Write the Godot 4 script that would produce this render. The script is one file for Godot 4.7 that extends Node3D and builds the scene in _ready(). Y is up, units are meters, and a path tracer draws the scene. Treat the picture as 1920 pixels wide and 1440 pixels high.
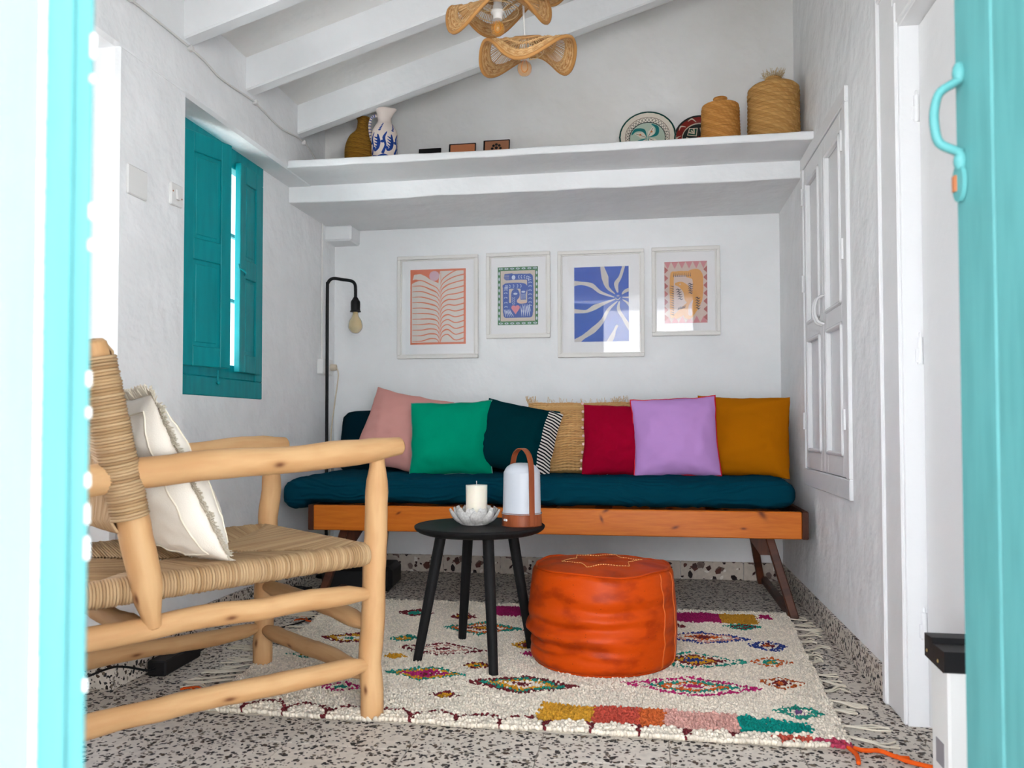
extends Node3D
# ------------------------------------------------------------------ the room
const XR := 0.68      # right wall
const XN := -1.57     # left wall, near part
const XL := -1.69     # left wall inside the recess
const ZB := -4.26     # back wall of the sofa niche
const ZU := -3.82     # back wall above the shelf
const ZF := -0.93     # inner face of the entrance wall
const TILE := 0.311

var T := {}           # textures
var K := {}           # materials
var used := {}
var rng := RandomNumberGenerator.new()

# ------------------------------------------------------------------ mesh collector
class MB:
	var v := PackedVector3Array()
	var n := PackedVector3Array()
	var uv := PackedVector2Array()
	var c := PackedColorArray()
	var ix := PackedInt32Array()
	var col := Color.WHITE

	func put(p: Vector3, nn: Vector3, t: Vector2) -> int:
		v.append(p); n.append(nn); uv.append(t); c.append(col)
		return v.size() - 1

	func face(ps: Array, uvs: Array) -> void:
		# flat convex polygon, counter-clockwise seen from its front
		var nn: Vector3 = (ps[1] - ps[0]).cross(ps[2] - ps[0]).normalized()
		var a := v.size()
		for k in ps.size():
			put(ps[k], nn, uvs[k])
		for k in range(1, ps.size() - 1):
			ix.append_array(PackedInt32Array([a, a + k + 1, a + k]))

	func grid(rows: Array, us: float = 1.0, vs: float = 1.0, wrap: bool = false, flip: bool = false, cols: Array = []) -> void:
		# rows of points; normal = d(col) x d(row); wrap closes the columns (the first point is repeated)
		var nr := rows.size()
		var first: PackedVector3Array = rows[0]
		var nc := first.size()
		var flat := PackedVector3Array()
		for r in rows:
			flat.append_array(r)
		var nn := PackedVector3Array()
		nn.resize(nr * nc)
		for i in nr - 1:
			for j in nc - 1:
				var a := i * nc + j
				var fn := (flat[a + 1] - flat[a]).cross(flat[a + nc] - flat[a]) + (flat[a + nc + 1] - flat[a + nc]).cross(flat[a + nc + 1] - flat[a + 1])
				if flip:
					fn = -fn
				nn[a] += fn; nn[a + 1] += fn; nn[a + nc] += fn; nn[a + nc + 1] += fn
		if wrap:
			for i in nr:
				var s := nn[i * nc] + nn[i * nc + nc - 1]
				nn[i * nc] = s
				nn[i * nc + nc - 1] = s
		var b := v.size()
		for i in nr:
			for j in nc:
				var k := i * nc + j
				v.append(flat[k]); n.append(nn[k].normalized() if nn[k].length_squared() > 1e-20 else Vector3.UP)
				uv.append(Vector2(us * j / (nc - 1), vs * i / maxf(nr - 1, 1)))
				if cols.is_empty():
					c.append(col)
				else:
					var cr: PackedColorArray = cols[i]
					c.append(cr[j])
		for i in nr - 1:
			for j in nc - 1:
				var a := b + i * nc + j
				if flip:
					ix.append_array(PackedInt32Array([a, a + 1, a + nc + 1, a, a + nc + 1, a + nc]))
				else:
					ix.append_array(PackedInt32Array([a, a + nc + 1, a + 1, a, a + nc, a + nc + 1]))

	func box(ce: Vector3, sz: Vector3, bev: float = 0.0, bas: Basis = Basis.IDENTITY) -> void:
		var h := sz * 0.5
		var bv := minf(bev, minf(h.x, minf(h.y, h.z)) * 0.95)
		var long := 0
		if sz.y > sz[long]: long = 1
		if sz.z > sz[long]: long = 2
		for k in 3:
			var a := (k + 1) % 3
			var b := (k + 2) % 3
			for s in [-1.0, 1.0]:
				var q := []
				for w in [[-1, -1], [1, -1], [1, 1], [-1, 1]]:
					var p := Vector3.ZERO
					p[k] = s * h[k]
					p[a] = w[0] * (h[a] - bv)
					p[b] = w[1] * (h[b] - bv)
					q.append(p)
				if s < 0: q.reverse()
				_poly(q, ce, bas, long)
		if bv <= 0.0:
			return
		for k in 3:
			var a := (k + 1) % 3
			var b := (k + 2) % 3
			for sa in [-1.0, 1.0]:
				for sb in [-1.0, 1.0]:
					var q := []
					for w in [[-1, 0], [1, 0], [1, 1], [-1, 1]]:
						var p := Vector3.ZERO
						p[k] = w[0] * (h[k] - bv)
						p[a] = sa * (h[a] - (bv if w[1] == 1 else 0.0))
						p[b] = sb * (h[b] - (0.0 if w[1] == 1 else bv))
						q.append(p)
					_out(q, ce, bas, long)
		for sx in [-1.0, 1.0]:
			for sy in [-1.0, 1.0]:
				for sz2 in [-1.0, 1.0]:
					_out([Vector3(sx * h.x, sy * (h.y - bv), sz2 * (h.z - bv)), Vector3(sx * (h.x - bv), sy * h.y, sz2 * (h.z - bv)), Vector3(sx * (h.x - bv), sy * (h.y - bv), sz2 * h.z)], ce, bas, long)

	func _out(q: Array, ce: Vector3, bas: Basis, long: int) -> void:
		var nn: Vector3 = (q[1] - q[0]).cross(q[2] - q[0])
		var m := Vector3.ZERO
		for p in q: m += p
		if nn.dot(m) < 0: q.reverse()
		_poly(q, ce, bas, long)

	func _poly(q: Array, ce: Vector3, bas: Basis, long: int) -> void:
		var ps := []
		var us := []
		var nn: Vector3 = (q[1] - q[0]).cross(q[2] - q[0]).abs()
		var drop := 0
		if nn.y > nn[drop]: drop = 1
		if nn.z > nn[drop]: drop = 2
		var ax := [0, 1, 2]
		ax.erase(drop)
		if ax[1] == long: ax.reverse()
		for p in q:
			ps.append(ce + bas * p)
			us.append(Vector2(p[ax[0]], p[ax[1]]))
		face(ps, us)

	func tube(path: PackedVector3Array, rad, sides: int = 8, closed: bool = false, caps: bool = true, flat: Vector2 = Vector2.ONE, up: Vector3 = Vector3.ZERO) -> void:
		var m := path.size()
		var rows := []
		var T0 := (path[1] - path[0]).normalized()
		var N := up if up != Vector3.ZERO else (Vector3.UP if absf(T0.y) < 0.9 else Vector3.RIGHT)
		N = (N - T0 * N.dot(T0)).normalized()
		var len := 0.0
		for i in m:
			var t: Vector3
			if closed:
				t = path[(i + 1) % m] - path[(i - 1 + m) % m]
			elif i == 0:
				t = path[1] - path[0]
			elif i == m - 1:
				t = path[m - 1] - path[m - 2]
			else:
				t = path[i + 1] - path[i - 1]
			t = t.normalized()
			N = (N - t * N.dot(t)).normalized()
			var B := t.cross(N)
			var r: float = rad if rad is float else rad[i]
			var row := PackedVector3Array()
			for j in sides + 1:
				var a := TAU * (j % sides) / sides
				row.append(path[i] + N * cos(a) * r * flat.x + B * sin(a) * r * flat.y)
			rows.append(row)
			if i > 0: len += path[i].distance_to(path[i - 1])
		if closed:
			rows.append(rows[0])
		elif caps:
			var r0 := PackedVector3Array()
			var r1 := PackedVector3Array()
			for j in sides + 1:
				r0.append(path[0]); r1.append(path[m - 1])
			rows.push_front(r0)
			rows.append(r1)
		var rr: float = rad if rad is float else rad[m / 2]
		grid(rows, 1.0, len, true)

	func lathe(prof: PackedVector2Array, sides: int = 32, at: Vector3 = Vector3.ZERO, bas: Basis = Basis.IDENTITY, us: float = 1.0, vs: float = 1.0) -> void:
		# profile (radius, height): the outside lies on the right of its way up
		var rows := []
		for p in prof:
			var row := PackedVector3Array()
			for j in sides + 1:
				var a := TAU * (j % sides) / sides
				row.append(at + bas * Vector3(p.x * cos(a), p.y, -p.x * sin(a)))
			rows.append(row)
		grid(rows, us, vs, true)

	func prism(poly: PackedVector2Array, depth: float, at: Vector3, bas: Basis) -> void:
		# polygon in the x-y plane of bas, its front at +z * depth / 2
		var tris := Geometry2D.triangulate_polygon(poly)
		var zc := depth * 0.5
		for k in range(0, tris.size(), 3):
			var p := [poly[tris[k]], poly[tris[k + 1]], poly[tris[k + 2]]]
			if (p[1] - p[0]).cross(p[2] - p[0]) < 0: p.reverse()
			face([at + bas * Vector3(p[0].x, p[0].y, zc), at + bas * Vector3(p[1].x, p[1].y, zc), at + bas * Vector3(p[2].x, p[2].y, zc)], p)
			face([at + bas * Vector3(p[2].x, p[2].y, -zc), at + bas * Vector3(p[1].x, p[1].y, -zc), at + bas * Vector3(p[0].x, p[0].y, -zc)], [p[2], p[1], p[0]])
		var area := 0.0
		for k in poly.size():
			area += poly[k].cross(poly[(k + 1) % poly.size()])
		for k in poly.size():
			var a := poly[k]
			var b := poly[(k + 1) % poly.size()]
			if area < 0:
				var sw := a
				a = b
				b = sw
			face([at + bas * Vector3(a.x, a.y, -zc), at + bas * Vector3(b.x, b.y, -zc), at + bas * Vector3(b.x, b.y, zc), at + bas * Vector3(a.x, a.y, zc)], [Vector2(0, 0), Vector2(a.distance_to(b), 0), Vector2(a.distance_to(b), depth), Vector2(0, depth)])

	func ball(at: Vector3, r: Vector3, nu: int = 10, nv: int = 6) -> void:
		var rows := []
		for i in nv + 1:
			var p := -PI / 2 + PI * i / nv
			var row := PackedVector3Array()
			for j in nu + 1:
				var a := TAU * (j % nu) / nu
				row.append(at + Vector3(r.x * cos(p) * cos(a), r.y * sin(p), -r.z * cos(p) * sin(a)))
			rows.append(row)
		grid(rows, 1, 1, true)

	func mesh() -> ArrayMesh:
		var arr := []
		arr.resize(Mesh.ARRAY_MAX)
		arr[Mesh.ARRAY_VERTEX] = v
		arr[Mesh.ARRAY_NORMAL] = n
		arr[Mesh.ARRAY_TEX_UV] = uv
		arr[Mesh.ARRAY_COLOR] = c
		arr[Mesh.ARRAY_INDEX] = ix
		var m := ArrayMesh.new()
		m.add_surface_from_arrays(Mesh.PRIMITIVE_TRIANGLES, arr)
		return m

# ------------------------------------------------------------------ objects, parts, tags
func numbered(called: String) -> String:
	used[called] = used.get(called, -1) + 1
	return called if used[called] == 0 else "%s_%03d" % [called, used[called]]

func thing(called: String, label: String, category: String, at: Vector3 = Vector3.ZERO, turn: float = 0.0, group: String = "") -> Node3D:
	var o := Node3D.new()
	o.name = numbered(called)
	add_child(o)
	o.position = at
	o.rotation.y = turn
	o.set_meta("label", label)
	o.set_meta("category", category)
	if group: o.set_meta("group", group)
	return o

func struct(called: String, label: String = "") -> Node3D:
	var o := Node3D.new()
	o.name = called
	add_child(o)
	o.set_meta("kind", "structure")
	if label: o.set_meta("label", label)
	return o

func part(called: String, m, mat: Material, parent: Node, label: String = "") -> MeshInstance3D:
	var o := MeshInstance3D.new()
	o.mesh = m.mesh() if m is MB else m
	o.material_override = mat
	o.name = called
	parent.add_child(o, true)
	if label: o.set_meta("label", label)
	return o

func pth(a: Array) -> PackedVector3Array:
	return PackedVector3Array(a)

func smooth_path(pts: Array, steps: int = 6) -> PackedVector3Array:
	# Catmull-Rom through the points
	var out := PackedVector3Array()
	var m := pts.size()
	for i in m - 1:
		var p0: Vector3 = pts[maxi(i - 1, 0)]
		var p1: Vector3 = pts[i]
		var p2: Vector3 = pts[i + 1]
		var p3: Vector3 = pts[mini(i + 2, m - 1)]
		for k in steps:
			out.append(p1.cubic_interpolate(p2, p0, p3, float(k) / steps))
	out.append(pts[m - 1])
	return out

func spath2(pts: Array, steps: int = 6) -> PackedVector2Array:
	var out := PackedVector2Array()
	var m := pts.size()
	for i in m - 1:
		var p0: Vector2 = pts[maxi(i - 1, 0)]
		var p1: Vector2 = pts[i]
		var p2: Vector2 = pts[i + 1]
		var p3: Vector2 = pts[mini(i + 2, m - 1)]
		for k in steps:
			out.append(p1.cubic_interpolate(p2, p0, p3, float(k) / steps))
	out.append(pts[m - 1])
	return out

func log_shape(a: Vector3, b: Vector3, r: float, ta: float, tb: float, sd: int, sag: Vector3 = Vector3.ZERO) -> MB:
	# a peeled branch: slightly wavy, its ends tapered to ta and tb times its radius
	var g := MB.new()
	var ns := FastNoiseLite.new()
	ns.seed = sd
	ns.frequency = 3.0
	var p := PackedVector3Array()
	var rad := PackedFloat32Array()
	var m := 22
	var L := a.distance_to(b)
	for i in m + 1:
		var t := float(i) / m
		var q := a.lerp(b, t) + sag * sin(PI * t)
		q += Vector3(ns.get_noise_2d(t * 0.7, 1), ns.get_noise_2d(t * 0.7, 7) * 0.8, ns.get_noise_2d(t * 0.7, 13)) * r * 0.35
		var k := 1.0 + 0.1 * ns.get_noise_2d(t * 1.2, 31)
		var ea := clampf(t * L / 0.09, 0, 1)
		var eb := clampf((1 - t) * L / 0.09, 0, 1)
		k *= lerpf(ta, 1.0, smoothstep(0, 1, ea)) * lerpf(tb, 1.0, smoothstep(0, 1, eb))
		p.append(q)
		rad.append(r * k)
	# rounded ends
	var d0 := (p[0] - p[1]).normalized()
	var d1 := (p[m] - p[m - 1]).normalized()
	p.insert(0, p[0] + d0 * rad[0] * 0.22)
	rad.insert(0, rad[0] * 0.8)
	p.append(p[m + 1] + d1 * rad[m + 1] * 0.22)
	rad.append(rad[m + 1] * 0.8)
	g.tube(p, rad, 14)
	return g
# ------------------------------------------------------------------ textures
func rgb(r: float, g: float, b: float) -> Color:
	return Color(r / 255.0, g / 255.0, b / 255.0)

func tex(im: Image) -> ImageTexture:
	im.generate_mipmaps()
	return ImageTexture.create_from_image(im)

func noise(sd: int, freq: float, oct: int = 3) -> FastNoiseLite:
	var ns := FastNoiseLite.new()
	ns.seed = sd
	ns.frequency = freq
	ns.fractal_octaves = oct
	ns.noise_type = FastNoiseLite.TYPE_SIMPLEX_SMOOTH
	return ns

func two_tone(sd: int, size: int, freq: float, a: Color, b: Color, oct: int = 4) -> ImageTexture:
	var src := noise(sd, freq, oct).get_seamless_image(size, size)
	var im := Image.create(size, size, false, Image.FORMAT_RGB8)
	for y in size:
		for x in size:
			im.set_pixel(x, y, a.lerp(b, src.get_pixel(x, y).r))
	return tex(im)

func height_tex(sd: int, size: int, freq: float, oct: int = 4) -> ImageTexture:
	return tex(noise(sd, freq, oct).get_seamless_image(size, size))

func grain(sd: int, w: int, h: int, a: Color, b: Color, dark: Color, fx: float, fy: float, knots: Array = []) -> ImageTexture:
	# wood: fibres along y; knots are [x, y, radius] in pixels
	var n1 := noise(sd, 1.0, 4)
	var n2 := noise(sd + 9, 1.0, 2)
	var im := Image.create(w, h, false, Image.FORMAT_RGB8)
	for y in h:
		for x in w:
			# mirrored halves, so that the pattern closes on itself
			var xx := w * 0.5 - absf(x - w * 0.5)
			var ym := h * 0.5 - absf(y - h * 0.5)
			var kd := 0.0
			for k in knots:
				var dx: float = x - k[0]
				var dy: float = (y - k[1]) * 0.45
				var q: float = sqrt(dx * dx + dy * dy) / k[2]
				if q < 4.0:
					xx += signf(dx) * k[2] * 1.2 * exp(-q * q * 0.35)
					kd = maxf(kd, exp(-q * q * 1.4))
			var t := 0.5 + 0.5 * n1.get_noise_2d(xx * fx, ym * fy)
			var s := 0.5 + 0.5 * n2.get_noise_2d(xx * fx * 5.0, ym * fy * 1.7)
			var c := a.lerp(b, smoothstep(0.25, 0.8, t) * 0.75 + s * 0.25)
			im.set_pixel(x, y, c.lerp(dark, clampf(kd, 0, 1) * 0.9))
	return tex(im)

func fill_poly(im: Image, pts: PackedVector2Array, col: Color, wrap: bool = false) -> void:
	var w := im.get_width()
	var h := im.get_height()
	var lo := INF
	var hi := -INF
	for p in pts:
		lo = minf(lo, p.y)
		hi = maxf(hi, p.y)
	for y in range(int(floor(lo)), int(ceil(hi)) + 1):
		var yc := y + 0.5
		var xs := []
		for k in pts.size():
			var a := pts[k]
			var b := pts[(k + 1) % pts.size()]
			if (a.y <= yc) != (b.y <= yc):
				xs.append(a.x + (yc - a.y) / (b.y - a.y) * (b.x - a.x))
		xs.sort()
		for k in range(0, xs.size() - 1, 2):
			var x0 := int(round(xs[k]))
			var x1 := int(round(xs[k + 1]))
			if x1 <= x0: continue
			if wrap:
				var yy := posmod(y, h)
				for x in range(x0, x1):
					im.set_pixel(posmod(x, w), yy, col)
			elif y >= 0 and y < h:
				x0 = clampi(x0, 0, w)
				x1 = clampi(x1, 0, w)
				if x1 > x0: im.fill_rect(Rect2i(x0, y, x1 - x0, 1), col)

func disc(im: Image, c: Vector2, r: float, col: Color, ry: float = -1.0) -> void:
	var p := PackedVector2Array()
	var b := r if ry < 0 else ry
	for k in 28:
		p.append(c + Vector2(cos(TAU * k / 28) * r, sin(TAU * k / 28) * b))
	fill_poly(im, p, col)

func stroke(im: Image, pts: PackedVector2Array, wa: Array, col: Color) -> void:
	# a brush stroke whose half-widths wa are spread evenly over its length
	var l := PackedVector2Array()
	var r := PackedVector2Array()
	var m := pts.size()
	for i in m:
		var d := (pts[mini(i + 1, m - 1)] - pts[maxi(i - 1, 0)]).normalized()
		var t := float(i) / (m - 1) * (wa.size() - 1)
		var k := mini(int(t), wa.size() - 2)
		var hw: float = lerpf(wa[k], wa[k + 1], t - k)
		l.append(pts[i] + d.orthogonal() * hw)
		r.append(pts[i] - d.orthogonal() * hw)
	for i in m - 1:
		fill_poly(im, PackedVector2Array([l[i], l[i + 1], r[i + 1], r[i]]), col)
	disc(im, pts[0], wa[0], col)
	disc(im, pts[m - 1], wa[wa.size() - 1], col)

func terrazzo(sd: int, size: int, count: int, rmin: float, rmax: float, ground: Color, chips: Array) -> ImageTexture:
	var g := RandomNumberGenerator.new()
	g.seed = sd
	var im := Image.create(size, size, false, Image.FORMAT_RGB8)
	var src := noise(sd, 0.02, 4).get_seamless_image(size, size)
	for y in size:
		for x in size:
			var k := src.get_pixel(x, y).r
			im.set_pixel(x, y, ground.darkened(0.10 * k))
	for i in count:
		var c := Vector2(g.randf(), g.randf()) * size
		var r := lerpf(rmin, rmax, pow(g.randf(), 1.8))
		var m := g.randi_range(4, 7)
		var st := g.randf_range(0.5, 0.95)
		var ro := g.randf() * TAU
		var p := PackedVector2Array()
		for k in m:
			var a := TAU * (k + g.randf_range(-0.3, 0.3)) / m
			p.append(c + (Vector2(cos(a), sin(a) * st) * r * g.randf_range(0.6, 1.1)).rotated(ro))
		var q: Color = chips[g.randi() % chips.size()]
		fill_poly(im, p, q.lightened(g.randf() * 0.12), true)
	return tex(im)

func print_palm() -> ImageTexture:
	var w := 330
	var h := 450
	var o := rgb(228, 112, 68)
	var cr := rgb(226, 214, 203)
	var im := Image.create(w, h, false, Image.FORMAT_RGB8)
	im.fill(o)
	disc(im, Vector2(143, 40), 30, rgb(218, 176, 190))
	var sx := 176.0
	# cream ground with orange lines between the fronds
	var inner := PackedVector2Array()
	for q in [[14, 60], [22, 30], [60, 26], [90, 40], [120, 62], [150, 76], [168, 84], [172, 40], [178, 12], [318, 12], [318, 438], [8, 438], [8, 80]]:
		inner.append(Vector2(q[0], q[1]))
	fill_poly(im, inner, cr)
	fill_poly(im, PackedVector2Array([Vector2(0, 66), Vector2(30, 58), Vector2(60, 64), Vector2(30, 74), Vector2(10, 84), Vector2(0, 100)]), o)
	for k in 12:
		var yb := 130.0 + k * 28.0
		var ye := 64.0 + k * 33.0
		var p := spath2([Vector2(sx - 3, yb + 8), Vector2(sx - 18, yb - 18), Vector2(sx - 58, yb - 40 + k * 1.6), Vector2(sx - 108, ye + 2), Vector2(12, ye + 2)], 8)
		stroke(im, p, [1.2, 2.2, 4.6 if k % 3 == 1 else 3.0, 3.4, 2.4, 1.4], o)
	for k in 13:
		var yb := 78.0 + k * 28.5
		var ye := 4.0 + k * 34.5
		var p := spath2([Vector2(sx + 4, yb + 14), Vector2(sx + 16, yb - 16), Vector2(sx + 48, yb - 42 + k * 1.2), Vector2(sx + 92, ye + 8), Vector2(320, ye - 4)], 8)
		stroke(im, p, [1.2, 2.4, 4.4 if k % 3 == 2 else 3.0, 3.2, 3.0, 3.6], o)
	stroke(im, PackedVector2Array([Vector2(sx - 3, 446), Vector2(sx - 4, 300), Vector2(sx - 2, 120)]), [1.6, 1.0, 0.8], o)
	stroke(im, PackedVector2Array([Vector2(sx + 4, 446), Vector2(sx + 4, 300), Vector2(sx + 6, 20)]), [1.6, 1.0, 0.8], o)
	disc(im, Vector2(143, 40), 30, rgb(218, 176, 190))
	for r in [Rect2i(0, 0, w, 11), Rect2i(0, h - 12, w, 12), Rect2i(w - 12, 0, 12, h), Rect2i(0, 0, 6, h)]:
		im.fill_rect(r, o)
	return tex(im)

func leafy(im: Image, pts: PackedVector2Array, n: int, size: float, col: Color, both: bool = true) -> void:
	for i in n:
		var t := (i + 0.5) / n * (pts.size() - 1)
		var k := mini(int(t), pts.size() - 2)
		var c := pts[k].lerp(pts[k + 1], t - k)
		var d := (pts[k + 1] - pts[k]).normalized()
		for s in ([-1.0, 1.0] if both else [1.0]):
			var e: Vector2 = d.rotated(0.9 * s)
			stroke(im, PackedVector2Array([c + e * 1.5, c + e * size * 0.55, c + e * size]), [0.8, size * 0.2, 0.6], col)

func print_garden() -> ImageTexture:
	var w := 264
	var h := 388
	var be := rgb(216, 200, 186)
	var gr := rgb(52, 122, 72)
	var bl := rgb(42, 82, 172)
	var wh := rgb(214, 222, 236)
	var im := Image.create(w, h, false, Image.FORMAT_RGB8)
	im.fill(gr)
	for k in 7:
		disc(im, Vector2(20 + k * 37.5, 11), 13, wh, 6); disc(im, Vector2(20 + k * 37.5, 11), 5, gr, 3)
		disc(im, Vector2(20 + k * 37.5, h - 11), 13, wh, 6); disc(im, Vector2(20 + k * 37.5, h - 11), 5, gr, 3)
	for k in 9:
		disc(im, Vector2(9, 42 + k * 38), 5, wh, 12)
		disc(im, Vector2(w - 9, 42 + k * 38), 5, wh, 12)
	im.fill_rect(Rect2i(19, 25, w - 38, h - 50), be)
	# the blue figure: one winding band with a rounded foot
	stroke(im, spath2([Vector2(60, 68), Vector2(190, 68), Vector2(212, 90), Vector2(212, 300)], 10), [20, 20, 20, 20], bl)
	stroke(im, PackedVector2Array([Vector2(52, 56), Vector2(90, 58)]), [10, 16], bl)
	for k in 4: im.fill_rect(Rect2i(40, 54 + k * 8, 36, 2), be)
	im.fill_rect(Rect2i(40, 88, 30, 14), be)
	stroke(im, spath2([Vector2(170, 160), Vector2(166, 130), Vector2(60, 128), Vector2(54, 150), Vector2(54, 300)], 10), [20, 20, 20, 20, 20], bl)
	im.fill_rect(Rect2i(37, 240, 192, 84), bl)
	stroke(im, PackedVector2Array([Vector2(56, 322), Vector2(210, 322)]), [18, 18], bl)
	disc(im, Vector2(116, 186), 28, bl, 40)
	im.fill_rect(Rect2i(88, 190, 40, 60), bl)
	im.fill_rect(Rect2i(150, 150, 36, 70), bl)
	for k in 6: im.fill_rect(Rect2i(154 + k * 6, 180, 2, 36), wh)
	disc(im, Vector2(116, 180), 13, wh, 7)
	disc(im, Vector2(168, 168), 13, wh, 7)
	disc(im, Vector2(104, 70), 12, wh, 15)
	stroke(im, spath2([Vector2(146, 206), Vector2(132, 228), Vector2(150, 240), Vector2(186, 238)], 5), [3, 7, 7, 5], rgb(232, 196, 176))
	leafy(im, spath2([Vector2(128, 68), Vector2(186, 70), Vector2(210, 92), Vector2(212, 180), Vector2(212, 262)], 8), 14, 15, wh)
	leafy(im, spath2([Vector2(164, 128), Vector2(70, 130), Vector2(54, 150), Vector2(54, 270)], 8), 13, 15, wh)
	leafy(im, PackedVector2Array([Vector2(104, 258), Vector2(104, 206)]), 4, 13, wh)
	for k in 5:
		stroke(im, PackedVector2Array([Vector2(52 + k * 13, 332), Vector2(48 + k * 9, 300), Vector2(42 + k * 9, 284)]), [1, 3.4, 1], wh)
		stroke(im, PackedVector2Array([Vector2(158 + k * 13, 332), Vector2(156 + k * 12, 296), Vector2(150 + k * 14, 262)]), [1, 3.6, 1], wh)
		stroke(im, PackedVector2Array([Vector2(164 + k * 13, 300), Vector2(168 + k * 10, 270), Vector2(160 + k * 12, 250)]), [1, 2.6, 1], wh)
	var pk := rgb(232, 140, 150)
	disc(im, Vector2(104, 272), 15, pk); disc(im, Vector2(130, 272), 15, pk)
	fill_poly(im, PackedVector2Array([Vector2(90, 278), Vector2(144, 278), Vector2(117, 318)]), pk)
	return tex(im)

func print_rays() -> ImageTexture:
	var w := 310
	var h := 428
	var bl := rgb(38, 88, 190)
	var cr := rgb(216, 208, 202)
	var im := Image.create(w, h, false, Image.FORMAT_RGB8)
	im.fill(bl)
	var c := Vector2(249, 178)
	var rays := [
		[[Vector2(232, 158), Vector2(190, 118), Vector2(176, 62), Vector2(158, -6)], [2, 10, 20, 9]],
		[[Vector2(247, 146), Vector2(240, 100), Vector2(262, 62), Vector2(284, -6)], [5, 13, 9, 8]],
		[[Vector2(226, 176), Vector2(150, 146), Vector2(100, 106), Vector2(40, 92), Vector2(-8, 92)], [3, 9, 13, 9, 18]],
		[[Vector2(232, 188), Vector2(170, 210), Vector2(116, 232), Vector2(66, 254), Vector2(-8, 250)], [3, 9, 15, 8, 14]],
		[[Vector2(244, 202), Vector2(196, 246), Vector2(160, 310), Vector2(110, 360), Vector2(52, 400), Vector2(4, 432)], [3, 9, 11, 17, 12, 20]],
		[[Vector2(242, 342), Vector2(230, 366), Vector2(218, 396), Vector2(198, 434)], [8, 7, 13, 16]],
		[[Vector2(274, 158), Vector2(290, 144), Vector2(318, 132)], [4, 9, 10]],
		[[Vector2(276, 178), Vector2(318, 180)], [2, 5]],
		[[Vector2(276, 192), Vector2(300, 208), Vector2(318, 228)], [2, 6, 9]],
		[[Vector2(256, 204), Vector2(252, 246), Vector2(276, 290), Vector2(300, 330), Vector2(318, 360)], [4, 10, 9, 12, 12]]]
	for r in rays:
		stroke(im, spath2(r[0], 9), r[1], cr)
	stroke(im, spath2([c + Vector2(-13, 2), c + Vector2(-7, 11), c + Vector2(5, 11), c + Vector2(12, 1)], 5), [1.6, 2.4, 1.6], cr)
	disc(im, c + Vector2(-4, -9), 2.6, cr, 5)
	disc(im, c + Vector2(5, -9), 2.6, cr, 5)
	return tex(im)

func print_stripes() -> ImageTexture:
	var w := 250
	var h := 340
	var be := rgb(218, 194, 182)
	var orr := rgb(226, 158, 66)
	var dk := rgb(74, 58, 60)
	var im := Image.create(w, h, false, Image.FORMAT_RGB8)
	im.fill(be)
	for k in 6:
		var x := k * 42.0 - 2
		var cl := rgb(216, 136, 140)
		fill_poly(im, PackedVector2Array([Vector2(x, 0), Vector2(x + 42, 0), Vector2(x + 21, 40)]), cl)
		fill_poly(im, PackedVector2Array([Vector2(x, h), Vector2(x + 42, h), Vector2(x + 21, h - 40)]), cl)
	for k in 7:
		var y := 26 + k * 44.0
		var cl := rgb(184, 92, 86)
		fill_poly(im, PackedVector2Array([Vector2(0, y), Vector2(0, y + 40), Vector2(23, y + 20)]), cl)
		fill_poly(im, PackedVector2Array([Vector2(w, y), Vector2(w, y + 40), Vector2(w - 23, y + 20)]), cl)
	# an orange striped band curled into a frame
	stroke(im, spath2([Vector2(44, 300), Vector2(44, 90), Vector2(66, 66), Vector2(150, 66)], 8), [12, 12, 12, 12], orr)
	stroke(im, spath2([Vector2(140, 72), Vector2(186, 76), Vector2(196, 120), Vector2(186, 210), Vector2(140, 290)], 8), [18, 34, 30, 34, 30], orr)
	stroke(im, spath2([Vector2(70, 124), Vector2(100, 130), Vector2(132, 160), Vector2(146, 200)], 6), [8, 18, 24, 30], orr)
	stroke(im, spath2([Vector2(150, 250), Vector2(100, 280), Vector2(70, 300)], 6), [30, 20, 16], orr)
	stroke(im, spath2([Vector2(166, 214), Vector2(150, 250), Vector2(150, 290)], 6), [2, 10, 12], be)
	for k in 13:
		fill_poly(im, PackedVector2Array([Vector2(32, 132 + k * 13), Vector2(55, 136 + k * 13), Vector2(55, 142 + k * 13)]), dk)
	for k in 9:
		fill_poly(im, PackedVector2Array([Vector2(52 + k * 12, 84), Vector2(58 + k * 12, 84), Vector2(56 + k * 12, 58)]), dk)
	for k in 5:
		stroke(im, spath2([Vector2(138 + k * 1.0, 128 + k * 12), Vector2(148, 122 + k * 12), Vector2(158, 130 + k * 12), Vector2(168 - k, 126 + k * 12)], 4), [1, 3, 3, 1], dk)
		stroke(im, spath2([Vector2(68 + k * 3, 156 + k * 13), Vector2(78 + k * 3, 152 + k * 13), Vector2(86 + k * 3, 158 + k * 13), Vector2(96 + k * 3, 154 + k * 13)], 4), [1, 3, 3, 1], dk)
		stroke(im, spath2([Vector2(182, 204 + k * 14), Vector2(190, 200 + k * 14), Vector2(198, 208 + k * 14), Vector2(208, 202 + k * 14)], 4), [1, 3, 3, 1], dk)
		stroke(im, PackedVector2Array([Vector2(80 + k * 9, 264 - k * 2), Vector2(86 + k * 9, 252 - k * 2)]), [3, 1], dk)
	disc(im, Vector2(92, 126), 4, be)
	return tex(im)

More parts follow.
